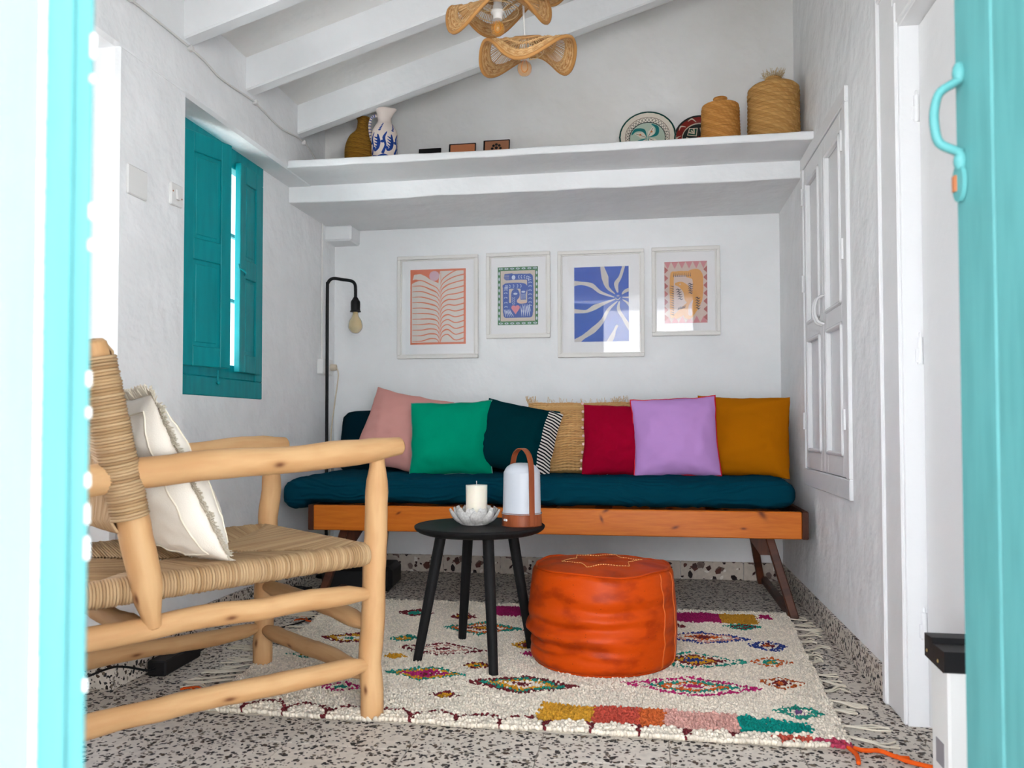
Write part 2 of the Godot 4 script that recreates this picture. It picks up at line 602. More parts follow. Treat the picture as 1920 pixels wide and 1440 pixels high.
func jug_tex() -> ImageTexture:
	# wraps once around the jug: x round, y from foot (bottom of the image) to mouth
	var w := 512
	var h := 512
	var cr := rgb(232, 218, 208)
	var bl := rgb(30, 62, 140)
	var im := Image.create(w, h, false, Image.FORMAT_RGB8)
	im.fill(cr)
	im.fill_rect(Rect2i(0, 0, w, 14), bl)
	var g := RandomNumberGenerator.new()
	g.seed = 5
	for k in 6:
		var x := 20 + k * 86
		for q in 5:
			disc(im, Vector2(x + 14 + q * 5, 232 - q * 15), 9 - q, bl, 7)
		stroke(im, spath2([Vector2(x + 4, 270), Vector2(x + 10, 330), Vector2(x + 2, 380), Vector2(x - 20, 400), Vector2(x - 26, 372)], 6), [4, 12, 11, 8, 4], bl)
		for q in 4:
			stroke(im, PackedVector2Array([Vector2(x - 2, 300 + q * 24), Vector2(x - 22, 286 + q * 24)]), [7, 2], bl)
		stroke(im, spath2([Vector2(x + 60, 250), Vector2(x + 42, 300), Vector2(x + 52, 360), Vector2(x + 36, 420)], 6), [3, 9, 6, 10], bl)
		disc(im, Vector2(x + 34, 330), 12, bl)
		disc(im, Vector2(x + 62, 380), 10, bl)
		stroke(im, PackedVector2Array([Vector2(x, 450), Vector2(x + 40, 440), Vector2(x + 80, 450)]), [6, 9, 6], bl)
	return tex(im)

func plate_tex(kind: int) -> ImageTexture:
	var s := 384
	var im := Image.create(s, s, false, Image.FORMAT_RGB8)
	var c := Vector2(s, s) * 0.5
	if kind == 0:
		var cr := rgb(224, 214, 198)
		var gn := rgb(26, 70, 62)
		var tl := rgb(38, 122, 120)
		im.fill(cr)
		disc(im, c, 192, gn); disc(im, c, 182, cr)
		disc(im, c, 152, rgb(120, 96, 84)); disc(im, c, 149, cr)
		for k in 36:
			var a := TAU * k / 36
			stroke(im, PackedVector2Array([c + Vector2(124, 0).rotated(a), c + Vector2(146, 0).rotated(a + 0.16)]), [1.2, 1.2], rgb(60, 62, 60))
			stroke(im, PackedVector2Array([c + Vector2(124, 0).rotated(a), c + Vector2(146, 0).rotated(a - 0.16)]), [1.2, 1.2], rgb(60, 62, 60))
		disc(im, c, 124, rgb(50, 56, 54)); disc(im, c, 119, rgb(182, 198, 180))
		for k in 4:
			var a := TAU * k / 4 + 0.5
			stroke(im, spath2([c + Vector2(10, 0).rotated(a), c + Vector2(52, 40).rotated(a), c + Vector2(100, 20).rotated(a), c + Vector2(108, -24).rotated(a)], 7), [4, 12, 12, 3], tl)
			stroke(im, spath2([c + Vector2(14, 0).rotated(a), c + Vector2(48, 4).rotated(a), c + Vector2(88, -6).rotated(a)], 6), [4, 24, 4], cr)
			stroke(im, PackedVector2Array([c + Vector2(14, 0).rotated(a), c + Vector2(84, -4).rotated(a)]), [1.4, 1.4], rgb(40, 58, 60))
			disc(im, c + Vector2(56, 2).rotated(a), 7, rgb(196, 120, 70))
	else:
		var bk := rgb(42, 46, 44)
		var rd := rgb(132, 42, 36)
		var cr := rgb(206, 190, 168)
		im.fill(bk)
		disc(im, c, 178, rd)
		for k in 10:
			var a := TAU * k / 10
			stroke(im, spath2([c + Vector2(164, -34).rotated(a), c + Vector2(172, 0).rotated(a), c + Vector2(140, 22).rotated(a)], 5), [2, 6, 2], cr)
		disc(im, c, 134, cr); disc(im, c, 128, bk)
		for k in 5:
			var a := TAU * k / 5 + 0.3
			fill_poly(im, PackedVector2Array([c + Vector2(30, 0).rotated(a), c + Vector2(84, 52).rotated(a), c + Vector2(124, 0).rotated(a), c + Vector2(84, -52).rotated(a)]), cr)
			fill_poly(im, PackedVector2Array([c + Vector2(40, 0).rotated(a), c + Vector2(84, 43).rotated(a), c + Vector2(115, 0).rotated(a), c + Vector2(84, -43).rotated(a)]), rgb(30, 74, 58))
			for q in 3:
				stroke(im, PackedVector2Array([c + Vector2(58, 0).rotated(a), c + Vector2(94, (q - 1) * 22).rotated(a)]), [2, 7], cr)
		disc(im, c, 24, rd)
	return tex(im)

func stitch_tex(a: Color, b: Color, dark: Color, sd: int) -> ImageTexture:
	# grass stitches lying over a coil: a few tones, thin darker gaps
	var g := RandomNumberGenerator.new()
	g.seed = sd
	var im := Image.create(256, 64, false, Image.FORMAT_RGB8)
	im.fill(a)
	for y in 64:
		for x in 256:
			im.set_pixel(x, y, a.lerp(b, g.randf()))
	for k in 16:
		var c := a.lerp(b, g.randf())
		fill_poly(im, PackedVector2Array([Vector2(k * 16 + 1, 0), Vector2(k * 16 + 12, 0), Vector2(k * 16 + 17, 64), Vector2(k * 16 + 6, 64)]), c, true)
		fill_poly(im, PackedVector2Array([Vector2(k * 16 + 13, 6), Vector2(k * 16 + 15, 6), Vector2(k * 16 + 20, 58), Vector2(k * 16 + 18, 58)]), a.lerp(dark, g.randf_range(0.3, 0.9)), true)
	return tex(im)

func leather_tex() -> ImageTexture:
	var s := 512
	var n1 := noise(71, 0.006, 3).get_seamless_image(s, s)
	var n2 := noise(72, 0.05, 3).get_seamless_image(s, s)
	var im := Image.create(s, s, false, Image.FORMAT_RGB8)
	var a := rgb(200, 70, 8)
	var b := rgb(140, 40, 6)
	var c := rgb(212, 92, 22)
	for y in s:
		for x in s:
			var t := n1.get_pixel(x, y).r
			var u := n2.get_pixel(x, y).r
			var q := a.lerp(b, smoothstep(0.4, 0.95, t) * 0.6).lerp(c, smoothstep(0.6, 1.0, u) * 0.35)
			im.set_pixel(x, y, q)
	var g := RandomNumberGenerator.new()
	g.seed = 3
	for k in 60:
		disc(im, Vector2(g.randf(), g.randf()) * s, g.randf_range(0.8, 2.0), rgb(96, 34, 12))
	return tex(im)

# ------------------------------------------------------------------ materials
func mat(key: String, col: Color, rough: float = 0.8, set: Dictionary = {}) -> StandardMaterial3D:
	var m := StandardMaterial3D.new()
	m.albedo_color = col
	m.roughness = rough
	m.metallic_specular = 0.35
	for k in set:
		m.set(k, set[k])
	m.resource_name = key
	K[key] = m
	return m

func relief(m: StandardMaterial3D, t: Texture2D, depth_cm: float) -> void:
	m.heightmap_enabled = true
	m.heightmap_texture = t
	m.heightmap_scale = depth_cm

func tri(m: StandardMaterial3D, scale: float, world: bool = true) -> void:
	m.uv1_triplanar = true
	m.uv1_world_triplanar = world
	m.uv1_scale = Vector3.ONE * scale

func make_materials() -> void:
	T.plaster = height_tex(1, 512, 0.012, 5)
	T.weave = height_tex(2, 256, 0.09, 2)
	T.chalk = two_tone(4, 256, 0.012, rgb(250, 250, 250), rgb(242, 243, 243), 5)
	T.chalk2 = two_tone(14, 256, 0.008, rgb(249, 248, 246), rgb(237, 233, 227), 5)
	var p := mat("plaster", Color.WHITE, 0.92, {"albedo_texture": T.chalk})
	tri(p, 0.9)
	relief(p, T.plaster, 0.8)
	p = mat("plaster_smooth", Color.WHITE, 0.85, {"albedo_texture": T.chalk})
	tri(p, 0.8)
	relief(p, T.plaster, 0.5)
	p = mat("ceiling", Color.WHITE, 0.92, {"albedo_texture": T.chalk2})
	tri(p, 0.7)
	relief(p, T.plaster, 0.9)
	p = mat("white_gloss", rgb(238, 238, 238), 0.42)
	tri(p, 1.5)
	relief(p, T.plaster, 0.15)
	mat("white_plastic", rgb(236, 235, 232), 0.4)
	mat("render_wall", rgb(236, 236, 236), 0.95)
	mat("terrace", rgb(212, 210, 206), 0.95)

	T.chips = terrazzo(21, 1024, 2500, 5, 17, rgb(228, 218, 205), [rgb(30, 27, 26), rgb(44, 38, 34), rgb(74, 66, 58), rgb(36, 32, 32), rgb(110, 96, 80), rgb(60, 44, 34)])
	T.chips_big = terrazzo(22, 1024, 330, 14, 46, rgb(216, 204, 190), [rgb(58, 34, 30), rgb(80, 42, 34), rgb(40, 30, 30), rgb(112, 92, 84), rgb(232, 226, 216)])
	p = mat("terrazzo", Color.WHITE, 0.55, {"metallic_specular": 0.2, "albedo_texture": T.chips})
	tri(p, 1.0 / 0.62)
	p = mat("terrazzo_big", Color.WHITE, 0.5, {"metallic_specular": 0.2, "albedo_texture": T.chips_big})
	tri(p, 1.0 / 0.62)
	mat("grout", rgb(150, 140, 128), 0.95)

	# window and door paint
	T.brush = grain(31, 256, 256, rgb(255, 255, 255), rgb(226, 232, 232), rgb(200, 200, 200), 0.05, 0.006)
	p = mat("teal", rgb(0, 146, 152), 0.45, {"albedo_texture": T.brush})
	tri(p, 2.0)
	relief(p, T.brush, 0.06)
	p = mat("aqua", rgb(80, 140, 140), 0.5, {"albedo_texture": T.brush})
	tri(p, 2.4)
	mat("bare_wood", rgb(150, 92, 58), 0.8)
	mat("paint_chip", rgb(196, 204, 202), 0.8)
	mat("pane", Color(0.9, 0.95, 0.96, 0.06), 0.02, {"transparency": BaseMaterial3D.TRANSPARENCY_ALPHA})

	# wood
	T.pale = grain(41, 128, 512, rgb(230, 186, 134), rgb(208, 156, 104), rgb(110, 66, 40), 0.02, 0.004, [[40, 90, 4], [90, 330, 5], [16, 440, 3]])
	mat("pale_wood", rgb(240, 240, 240), 0.55, {"albedo_texture": T.pale, "uv1_scale": Vector3(1, 1.6, 1)})
	T.pine = pine_tex()
	mat("pine", Color.WHITE, 0.4, {"albedo_texture": T.pine, "uv1_scale": Vector3(1.0 / 2.2, 1.0 / 0.14, 1), "uv1_offset": Vector3(0.5, 0.5, 0)})
	T.walnut = grain(43, 128, 512, rgb(96, 54, 34), rgb(66, 36, 24), rgb(40, 22, 16), 0.03, 0.004)
	mat("dark_wood", Color.WHITE, 0.45, {"albedo_texture": T.walnut, "uv1_scale": Vector3(4, 1.5, 1)})
	T.sapele = grain(44, 128, 256, rgb(158, 84, 48), rgb(128, 62, 34), rgb(80, 40, 20), 0.05, 0.006)
	mat("sapele", Color.WHITE, 0.45, {"albedo_texture": T.sapele, "uv1_scale": Vector3(6, 6, 1)})
	T.blackwood = grain(45, 128, 256, rgb(33, 32, 32), rgb(22, 22, 22), rgb(10, 10, 10), 0.05, 0.006)
	mat("black_wood", Color.WHITE, 0.55, {"metallic_specular": 0.22, "albedo_texture": T.blackwood, "uv1_scale": Vector3(4, 4, 1)})
	mat("black_metal", rgb(20, 20, 21), 0.5)
	mat("black_plastic", rgb(24, 24, 25), 0.5)
	mat("brass", rgb(190, 168, 110), 0.4, {"metallic": 0.8})

	# cloth
	for d in [["pink", rgb(220, 158, 150)], ["green", rgb(0, 148, 112)], ["deep_teal", rgb(0, 46, 52)], ["crimson", rgb(158, 6, 42)], ["lilac", rgb(196, 148, 212)], ["mustard", rgb(184, 108, 8)], ["cream", rgb(248, 240, 226)], ["navy_teal", rgb(4, 60, 76)], ["bolster", rgb(2, 34, 44)], ["red_trim", rgb(214, 34, 52)], ["grey_trim", rgb(110, 160, 150)], ["black_trim", rgb(22, 22, 26)], ["white_trim", rgb(228, 222, 214)], ["pompom", rgb(240, 206, 200)]]:
		p = mat(d[0], d[1], 0.95, {"metallic_specular": 0.12})
		tri(p, 14.0, false)
		relief(p, T.weave, 0.05)
	mat("straw_cord", Color.WHITE, 0.75, {"vertex_color_use_as_albedo": true})
	mat("tinted", Color.WHITE, 0.85, {"vertex_color_use_as_albedo": true})
	mat("wool", Color.WHITE, 1.0, {"vertex_color_use_as_albedo": true})
	mat("fringe", rgb(236, 226, 206), 1.0)
	mat("orange_yarn", rgb(232, 92, 24), 0.95)

	T.leather = leather_tex()
	p = mat("leather", Color.WHITE, 0.42, {"metallic_specular": 0.25, "albedo_texture": T.leather, "uv1_scale": Vector3(3, 1.3, 1)})
	T.leather_h = height_tex(73, 256, 0.03, 4)
	relief(p, T.leather_h, 0.05)
	p = mat("leather_top", Color.WHITE, 0.45, {"metallic_specular": 0.2, "albedo_texture": T.leather})
	tri(p, 1.8, false)
	relief(p, T.leather_h, 0.06)
	mat("thread", rgb(232, 176, 110), 0.8)
	mat("seam_leather", rgb(206, 98, 36), 0.5)

	# shelf things
	T.jug = jug_tex()
	mat("glazed_jug", Color.WHITE, 0.22, {"albedo_texture": T.jug})
	mat("glaze_white", rgb(232, 218, 208), 0.22)
	mat("glaze_blue", rgb(30, 62, 140), 0.22)
	T.plate0 = plate_tex(0)
	T.plate1 = plate_tex(1)
	mat("plate_green", Color.WHITE, 0.2, {"albedo_texture": T.plate0})
	mat("plate_red", Color.WHITE, 0.25, {"albedo_texture": T.plate1})
	T.stitch = stitch_tex(rgb(222, 178, 112), rgb(186, 138, 76), rgb(96, 60, 28), 8)
	T.stitch2 = stitch_tex(rgb(224, 166, 92), rgb(190, 130, 64), rgb(100, 58, 24), 9)
	T.stitch3 = stitch_tex(rgb(168, 122, 40), rgb(120, 80, 24), rgb(70, 44, 14), 10)
	mat("coil", Color.WHITE, 0.8, {"albedo_texture": T.stitch})
	mat("coil_amber", Color.WHITE, 0.8, {"albedo_texture": T.stitch2})
	mat("coil_brown", Color.WHITE, 0.8, {"albedo_texture": T.stitch3})
	mat("terracotta", rgb(214, 134, 92), 0.5)
	mat("terracotta_dull", rgb(180, 122, 90), 0.5)
	mat("black_glaze", rgb(26, 24, 26), 0.4)

	# lamps, candle
	mat("socket_white", rgb(236, 232, 226), 0.4)
	mat("bulb_amber", Color(0.85, 0.60, 0.27, 0.42), 0.04, {"transparency": BaseMaterial3D.TRANSPARENCY_ALPHA})
	mat("bulb_pale", Color(0.88, 0.78, 0.52, 0.42), 0.05, {"transparency": BaseMaterial3D.TRANSPARENCY_ALPHA})
	mat("filament", rgb(240, 150, 60), 0.4, {"metallic": 0.6})
	mat("frosted", rgb(198, 202, 208), 0.35, {"backlight": Color(0.35, 0.35, 0.36)})
	mat("wax", rgb(240, 232, 214), 0.5, {"subsurf_scatter_enabled": true, "subsurf_scatter_strength": 0.3})
	T.stone = two_tone(61, 256, 0.03, rgb(238, 235, 230), rgb(176, 172, 166), 4)
	p = mat("stone", Color.WHITE, 0.7, {"albedo_texture": T.stone})
	tri(p, 14.0)
	mat("rattan", Color.WHITE, 0.6, {"vertex_color_use_as_albedo": true})
	mat("cane_ring", rgb(222, 190, 140), 0.5)
	mat("white_cord", rgb(232, 230, 226), 0.6)
	mat("cream_cord", rgb(220, 206, 184), 0.6)

	# framed prints
	mat("frame_white", rgb(236, 233, 228), 0.45)
	mat("mount", rgb(248, 246, 246), 0.9)
	T.p0 = print_palm()
	T.p1 = print_garden()
	T.p2 = print_rays()
	T.p3 = print_stripes()
	for k in 4:
		mat("print_%d" % k, Color.WHITE, 0.7, {"albedo_texture": T["p%d" % k]})
	mat("glazing", Color(0.96, 0.97, 0.98, 0.05), 0.01, {"transparency": BaseMaterial3D.TRANSPARENCY_ALPHA})
	mat("grey_print", rgb(150, 146, 150), 0.7)

func pine_tex() -> ImageTexture:
	var w := 1600
	var h := 104
	var n1 := noise(51, 1.0, 4)
	var n2 := noise(52, 1.0, 2)
	var im := Image.create(w, h, false, Image.FORMAT_RGB8)
	var a := rgb(224, 130, 44)
	var b := rgb(196, 98, 26)
	var dk := rgb(92, 40, 18)
	var knots := [[970, 62, 5, 1.9], [1190, 40, 5, 0.3], [1388, 40, 4, 0.0], [1440, 86, 9, 2.2], [330, 70, 4, 0.5], [640, 30, 4, 1.0], [985, 90, 6, 0.6]]
	for y in h:
		for x in w:
			var yy := float(y)
			var kd := 0.0
			for k in knots:
				var dx: float = x - k[0]
				var dy: float = y - k[1]
				if absf(dx) > 90.0: continue
				var q: float = sqrt(dx * dx * 0.12 + dy * dy) / (k[2] * 1.4)
				yy += signf(dy) * k[2] * 1.6 * exp(-q * q * 0.3)
				var s: Vector2 = Vector2(dx, dy).rotated(-k[3])
				var q2: float = sqrt(s.x * s.x * 0.16 + s.y * s.y) / (k[2] * 0.8)
				kd = maxf(kd, exp(-q2 * q2))
			var t := 0.5 + 0.5 * n1.get_noise_2d(x * 0.006, yy * 0.09)
			var f := 0.5 + 0.5 * n2.get_noise_2d(x * 0.02, yy * 0.5)
			im.set_pixel(x, y, a.lerp(b, t * 0.8 + f * 0.3).lerp(dk, kd * 0.8))
	return tex(im)
# ------------------------------------------------------------------ scene
func _ready() -> void:
	rng.seed = 11
	# camera
	var cam := Camera3D.new()
	cam.name = "camera"
	add_child(cam)
	cam.position = Vector3(0, 0.78, 0)
	cam.rotation_order = EULER_ORDER_YXZ
	cam.rotation_degrees = Vector3(1.613, 9.28, -0.086)
	cam.near = 0.05
	cam.far = 60.0
	cam.projection = Camera3D.PROJECTION_FRUSTUM
	cam.size = 0.05 * 1440.0 / 1522.0
	cam.frustum_offset = Vector2(0, 0.05 * 36.0 / 1522.0)
	var lens := CameraAttributesPhysical.new()
	lens.frustum_focal_length = 20.0
	lens.exposure_aperture = 3.4
	lens.frustum_focus_distance = 3.0
	cam.attributes = lens
	cam.current = true
	# sky: a bright hazy day
	var env := Environment.new()
	env.background_mode = Environment.BG_SKY
	env.tonemap_mode = Environment.TONE_MAPPER_LINEAR
	env.tonemap_exposure = 6.0
	env.sdfgi_enabled = true
	env.ssao_enabled = true
	env.ssil_enabled = true
	var sm := ProceduralSkyMaterial.new()
	sm.sky_top_color = rgb(200, 213, 238)
	sm.sky_horizon_color = rgb(243, 244, 247)
	sm.ground_bottom_color = rgb(200, 196, 188)
	sm.ground_horizon_color = rgb(220, 218, 214)
	sm.sky_energy_multiplier = 1.0
	sm.ground_energy_multiplier = 1.0
	var sky := Sky.new()
	sky.sky_material = sm
	env.sky = sky
	var we := WorldEnvironment.new()
	we.environment = env
	we.name = "environment"
	add_child(we)
	# sun: high behind the house, so that the entrance lies in shade and the court wall opposite is lit
	var sun := DirectionalLight3D.new()
	sun.name = "sun"
	sun.light_energy = 2.4
	sun.light_color = rgb(255, 255, 255)
	sun.light_angular_distance = 0.6
	sun.shadow_enabled = true
	sun.sky_mode = DirectionalLight3D.SKY_MODE_LIGHT_ONLY
	add_child(sun)
	sun.look_at_from_position(Vector3.ZERO, Vector3(0.25, -1.0, 1.0))

	make_materials()
	build_room()
	build_window()
	build_cupboard()
	build_side_door()
	build_entrance()
	build_daybed()
	build_rug()
	build_armchair()
	build_table()
	build_pouf()
	build_prints()
	build_shelf_things()
	build_pendant()
	build_floor_lamp()
	build_small_things()

func bx(g: MB, x0: float, x1: float, y0: float, y1: float, z0: float, z1: float, bev: float = 0.0) -> void:
	g.box(Vector3(x0 + x1, y0 + y1, z0 + z1) * 0.5, Vector3(absf(x1 - x0), absf(y1 - y0), absf(z1 - z0)), bev)

func ceil_y(x: float) -> float:
	return 2.26 + 0.297 * (x - XN)

func build_room() -> void:
	# floor of terrazzo tiles
	var fl := struct("floor", "terrazzo tile floor with black and brown chips")
	var g := MB.new()
	bx(g, -1.95, 0.95, -0.08, -0.0025, -4.45, -0.66)
	part("bedding", g, K.grout, fl)
	g = MB.new()
	g.box(Vector3.ZERO, Vector3(TILE - 0.0022, 0.02, TILE - 0.0022), 0.0012)
	var tile := g.mesh()
	for i in range(-6, 4):
		for j in 12:
			var o := part("tile", tile, K.terrazzo, fl)
			o.position = Vector3(-0.257 + (i + 0.5) * TILE, -0.01, -4.40 + (j + 0.5) * TILE)
	# terrace outside
	var te := struct("floor_terrace", "pale terrace paving outside the entrance")
	g = MB.new()
	bx(g, -7, 7, -0.12, -0.02, -0.655, 9)
	part("paving", g, K.terrace, te)

	# court outside: wall opposite the entrance, roof over the doorstep
	te = struct("wall_court", "whitewashed court wall opposite the entrance")
	g = MB.new()
	bx(g, -7, 7, -0.1, 2.6, 4.4, 4.6)
	part("court_wall", g, K.render_wall, te)
	te = struct("ceiling_porch", "flat roof over the doorstep")
	g = MB.new()
	bx(g, -1.95, 1.6, 2.3, 2.4, -0.66, 1.3)
	part("porch_roof", g, K.render_wall, te)

	# walls
	var w := struct("wall_back", "white painted back wall of the sofa niche")
	g = MB.new()
	bx(g, -1.95, 0.95, -0.05, 2.1, -4.5, ZB)
	part("niche_wall", g, K.plaster_smooth, w)
	w = struct("wall_back_upper", "white plaster wall above the long shelf")
	g = MB.new()
	bx(g, -1.95, 0.95, 1.9, 3.3, -4.2, ZU)
	part("upper_wall", g, K.ceiling, w)

	w = struct("wall_left", "rough white plaster wall with a window recess")
	g = MB.new()
	var lb := 1.935
	bx(g, -1.95, XN, lb, 2.6, -4.5, -0.66, 0.012)
	bx(g, -1.95, XN, -0.05, lb + 0.015, -2.585, -2.21, 0.012)
	bx(g, -1.95, XN, -0.05, lb + 0.015, -1.25, -0.66, 0.012)
	bx(g, -1.95, -1.74, -0.05, 0.4, -2.22, -1.24)
	bx(g, -1.95, -1.74, 0.399, lb + 0.015, -2.22, -1.93)
	bx(g, -1.95, XL, -0.05, 0.905, -4.5, -2.58)
	bx(g, -1.95, XL, 0.904, lb + 0.015, -2.685, -2.58)
	bx(g, -1.95, XL, 0.904, lb + 0.015, -4.5, -3.392)
	part("plaster", g, K.plaster, w)

	w = struct("wall_right", "white plaster wall with cupboard and side door")
	g = MB.new()
	bx(g, XR, 0.95, -0.05, 3.3, -4.5, -3.63)
	bx(g, XR, 0.95, -0.05, 0.53, -3.631, -2.839)
	bx(g, XR, 0.95, 1.925, 3.3, -3.631, -2.839)
	bx(g, 0.86, 0.95, 0.52, 1.93, -3.631, -2.839)
	bx(g, XR, 0.95, -0.05, 3.3, -2.84, -2.27)
	bx(g, XR, 0.95, 1.85, 3.3, -2.271, -1.449)
	bx(g, XR, 0.95, -0.05, 3.3, -1.45, -0.66)
	part("plaster", g, K.plaster, w)

	w = struct("wall_front", "white entrance wall around the open doorway")
	g = MB.new()
	bx(g, -1.95, -0.70, -0.05, 3.3, ZF, -0.66)
	bx(g, 0.505, 0.95, -0.05, 3.3, ZF, -0.66)
	bx(g, -0.701, 0.506, 1.99, 3.3, ZF, -0.66)
	part("plaster", g, K.plaster, w)

	# sloping ceiling on timber beams
	var ce := struct("ceiling", "white sloping plaster ceiling between beams")
	var bas := Basis(Vector3.BACK, atan(0.297))
	var mid := Vector3(-0.5, ceil_y(-0.5), 0)
	var up := bas * Vector3.UP
	g = MB.new()
	g.box(Vector3(mid.x, mid.y, -2.55) + up * 0.06, Vector3(3.1, 0.12, 3.95), 0.0, bas)
	part("ceiling_slab", g, K.ceiling, ce)
	var zs := [-3.525, -3.035, -2.59, -2.15, -1.71, -1.27]
	for k in zs.size():
		g = MB.new()
		g.box(Vector3(mid.x, mid.y, zs[k]) - up * 0.061, Vector3(3.0, 0.134, 0.062), 0.006, bas)
		var b := part("beam", g, K.plaster_smooth, ce, "white painted sloping ceiling beam")

	# masonry shelf, the lintel under it and the small corbel
	w = struct("trim_1", "long white plaster shelf above the sofa niche")
	part("shelf_slab", wavy_slab(-1.60, 0.70, 1.938, 1.972, ZU - 0.05, -3.40, 91), K.plaster_smooth, w)
	w = struct("trim_2", "white plaster lintel under the long shelf")
	part("lintel", wavy_slab(-1.72, 0.70, 1.858, 1.946, ZB - 0.02, -3.67, 92), K.plaster_smooth, w)
	w = struct("trim_3", "small white corbel block under the lintel")
	g = MB.new()
	bx(g, -1.71, -1.545, 1.775, 1.862, ZB - 0.02, -4.12, 0.01)
	part("corbel", g, K.plaster_smooth, w)

	# skirting tiles
	var sk := struct("baseboard_back", "terrazzo skirting with large red brown chips")
	var k := 0
	var x := XL
	while x < XR - 0.01:
		var x1 := minf(x + TILE, XR)
		g = MB.new()
		bx(g, x + 0.001, x1 - 0.001, 0.0, 0.09, ZB - 0.005, ZB + 0.012, 0.002)
		part("skirting_tile", g, K.terrazzo_big, sk)
		x = x1
	sk = struct("baseboard_right", "speckled terrazzo skirting along the right wall")
	var z := ZB
	while z < -2.47:
		var z1 := minf(z + TILE, -2.465)
		g = MB.new()
		bx(g, XR - 0.012, XR + 0.005, 0.0, 0.088, z + 0.001, z1 - 0.001, 0.002)
		part("skirting_tile", g, K.terrazzo, sk)
		z = z1
	sk = struct("baseboard_left", "speckled terrazzo skirting along the left wall")
	for seg in [[XL, ZB, -2.586], [XN, -2.585, -2.215]]:
		z = seg[1]
		while z < seg[2] - 0.01:
			var z1: float = minf(z + TILE, seg[2])
			g = MB.new()
			bx(g, seg[0] - 0.005, seg[0] + 0.012, 0.0, 0.09, z + 0.001, z1 - 0.001, 0.002)
			part("skirting_tile", g, K.terrazzo, sk)
			z = z1
	g = MB.new()
	bx(g, XN - 0.17, XN + 0.012, 0.0, 0.09, -2.214, -2.202, 0.002)
	part("skirting_tile", g, K.terrazzo, sk)

func wavy_slab(x0: float, x1: float, y0: float, y1: float, z0: float, z1: float, sd: int) -> MB:
	# a plaster slab with a soft, slightly uneven front edge (z1 is the front)
	var ns := noise(sd, 1.4, 3)
	var rows := []
	var m := 70
	var b := 0.007
	for i in m + 1:
		var x := lerpf(x0, x1, float(i) / m)
		var dz := ns.get_noise_1d(x) * 0.006
		var d0 := ns.get_noise_1d(x * 1.5 + 40) * 0.005
		var d1 := ns.get_noise_1d(x * 1.5 + 80) * 0.005
		rows.append(PackedVector3Array([Vector3(x, y0, z0), Vector3(x, y0 + d0 * 0.3, (z0 + z1) / 2), Vector3(x, y0 + d0, z1 + dz - b), Vector3(x, y0 + d0 + b * 0.3, z1 + dz - b * 0.3), Vector3(x, y0 + d0 + b, z1 + dz), Vector3(x, y1 + d1 - b, z1 + dz), Vector3(x, y1 + d1 - b * 0.3, z1 + dz - b * 0.3), Vector3(x, y1 + d1, z1 + dz - b), Vector3(x, y1, (z0 + z1) / 2), Vector3(x, y1, z0)]))
	var g := MB.new()
	g.grid(rows, 1, 1, false, false)
	return g

func build_window() -> void:
	# teal casement in the recess: frame, sill board, two inner shutters ajar, panes
	var w := struct("window_1", "small teal window with inner shutters ajar")
	var y0 := 0.9
	var y1 := 1.94
	var za := -3.395
	var zb := -2.68
	var X := XL + 0.004
	var g := MB.new()
	bx(g, X - 0.05, X, y1 - 0.085, y1, za, zb, 0.003)
	part("frame_head", g, K.teal, w)
	g = MB.new()
	bx(g, X - 0.05, X, y0, y0 + 0.075, za, zb, 0.003)
	part("frame_foot", g, K.teal, w)
	g = MB.new()
	bx(g, X - 0.058, X - 0.008, y0 + 0.076, y0 + 0.135, za + 0.055, zb - 0.05, 0.003)
	part("frame_rail", g, K.teal, w)
	for s in [[za, za + 0.062], [zb - 0.055, zb]]:
		g = MB.new()
		bx(g, X - 0.05, X, y0 + 0.075, y1 - 0.085, s[0], s[1], 0.003)
		part("frame_stile", g, K.teal, w)
	# glazing with a middle stile and bars, set further out
	g = MB.new()
	bx(g, X - 0.125, X - 0.121, y0, y1, za, zb)
	part("pane", g, K.pane, w)
	g = MB.new()
	bx(g, X - 0.135, X - 0.115, 1.33, 1.345, za, zb)
	part("glazing_bar", g, K.teal, w)
	g = MB.new()
	bx(g, X - 0.135, X - 0.115, 1.62, 1.635, za, zb)
	part("glazing_bar", g, K.teal, w)
	# shutters
	var hy := 0.875
	shutter(w, Vector3(X + 0.012, 1.005, zb - 0.04), -1.0, 0.23, hy, 18.5, "near shutter leaf nearly closed")
	shutter(w, Vector3(X + 0.012, 1.005, za + 0.066), 1.0, 0.20, hy, 2.0, "far shutter leaf swung open")
	# hinges on the far stile
	for y in [1.13, 1.70]:
		g = MB.new()
		g.tube(pth([Vector3(X + 0.006, y - 0.03, za + 0.045), Vector3(X + 0.006, y + 0.03, za + 0.045)]), 0.006, 8)
		bx(g, X - 0.002, X + 0.004, y - 0.022, y + 0.022, za + 0.02, za + 0.045)
		part("hinge", g, K.teal, w)
	# glazed window of the niche near the entrance, out of the picture
	var w2 := struct("window_2", "tall white framed window in the left wall near the entrance")
	g = MB.new()
	for q in [[-1.93, -1.89, 0.4, 1.94], [-1.29, -1.25, 0.4, 1.94], [-1.89, -1.29, 0.4, 0.44], [-1.89, -1.29, 1.9, 1.94], [-1.61, -1.57, 0.44, 1.9]]:
		bx(g, -1.86, -1.81, q[2], q[3], q[0], q[1], 0.003)
	part("frame", g, K.white_gloss, w2)
	for q in [[-1.89, -1.61], [-1.57, -1.29]]:
		g = MB.new()
		bx(g, -1.838, -1.834, 0.44, 1.9, q[0], q[1])
		part("pane", g, K.pane, w2)
	# bolt under the near shutter
	g = MB.new()
	g.tube(pth([Vector3(X + 0.008, 0.955, -3.0), Vector3(X + 0.008, 1.005, -3.0)]), 0.0035, 6)
	g.ball(Vector3(X + 0.01, 0.955, -3.0), Vector3(0.008, 0.008, 0.008))
	part("bolt", g, K.teal, w)

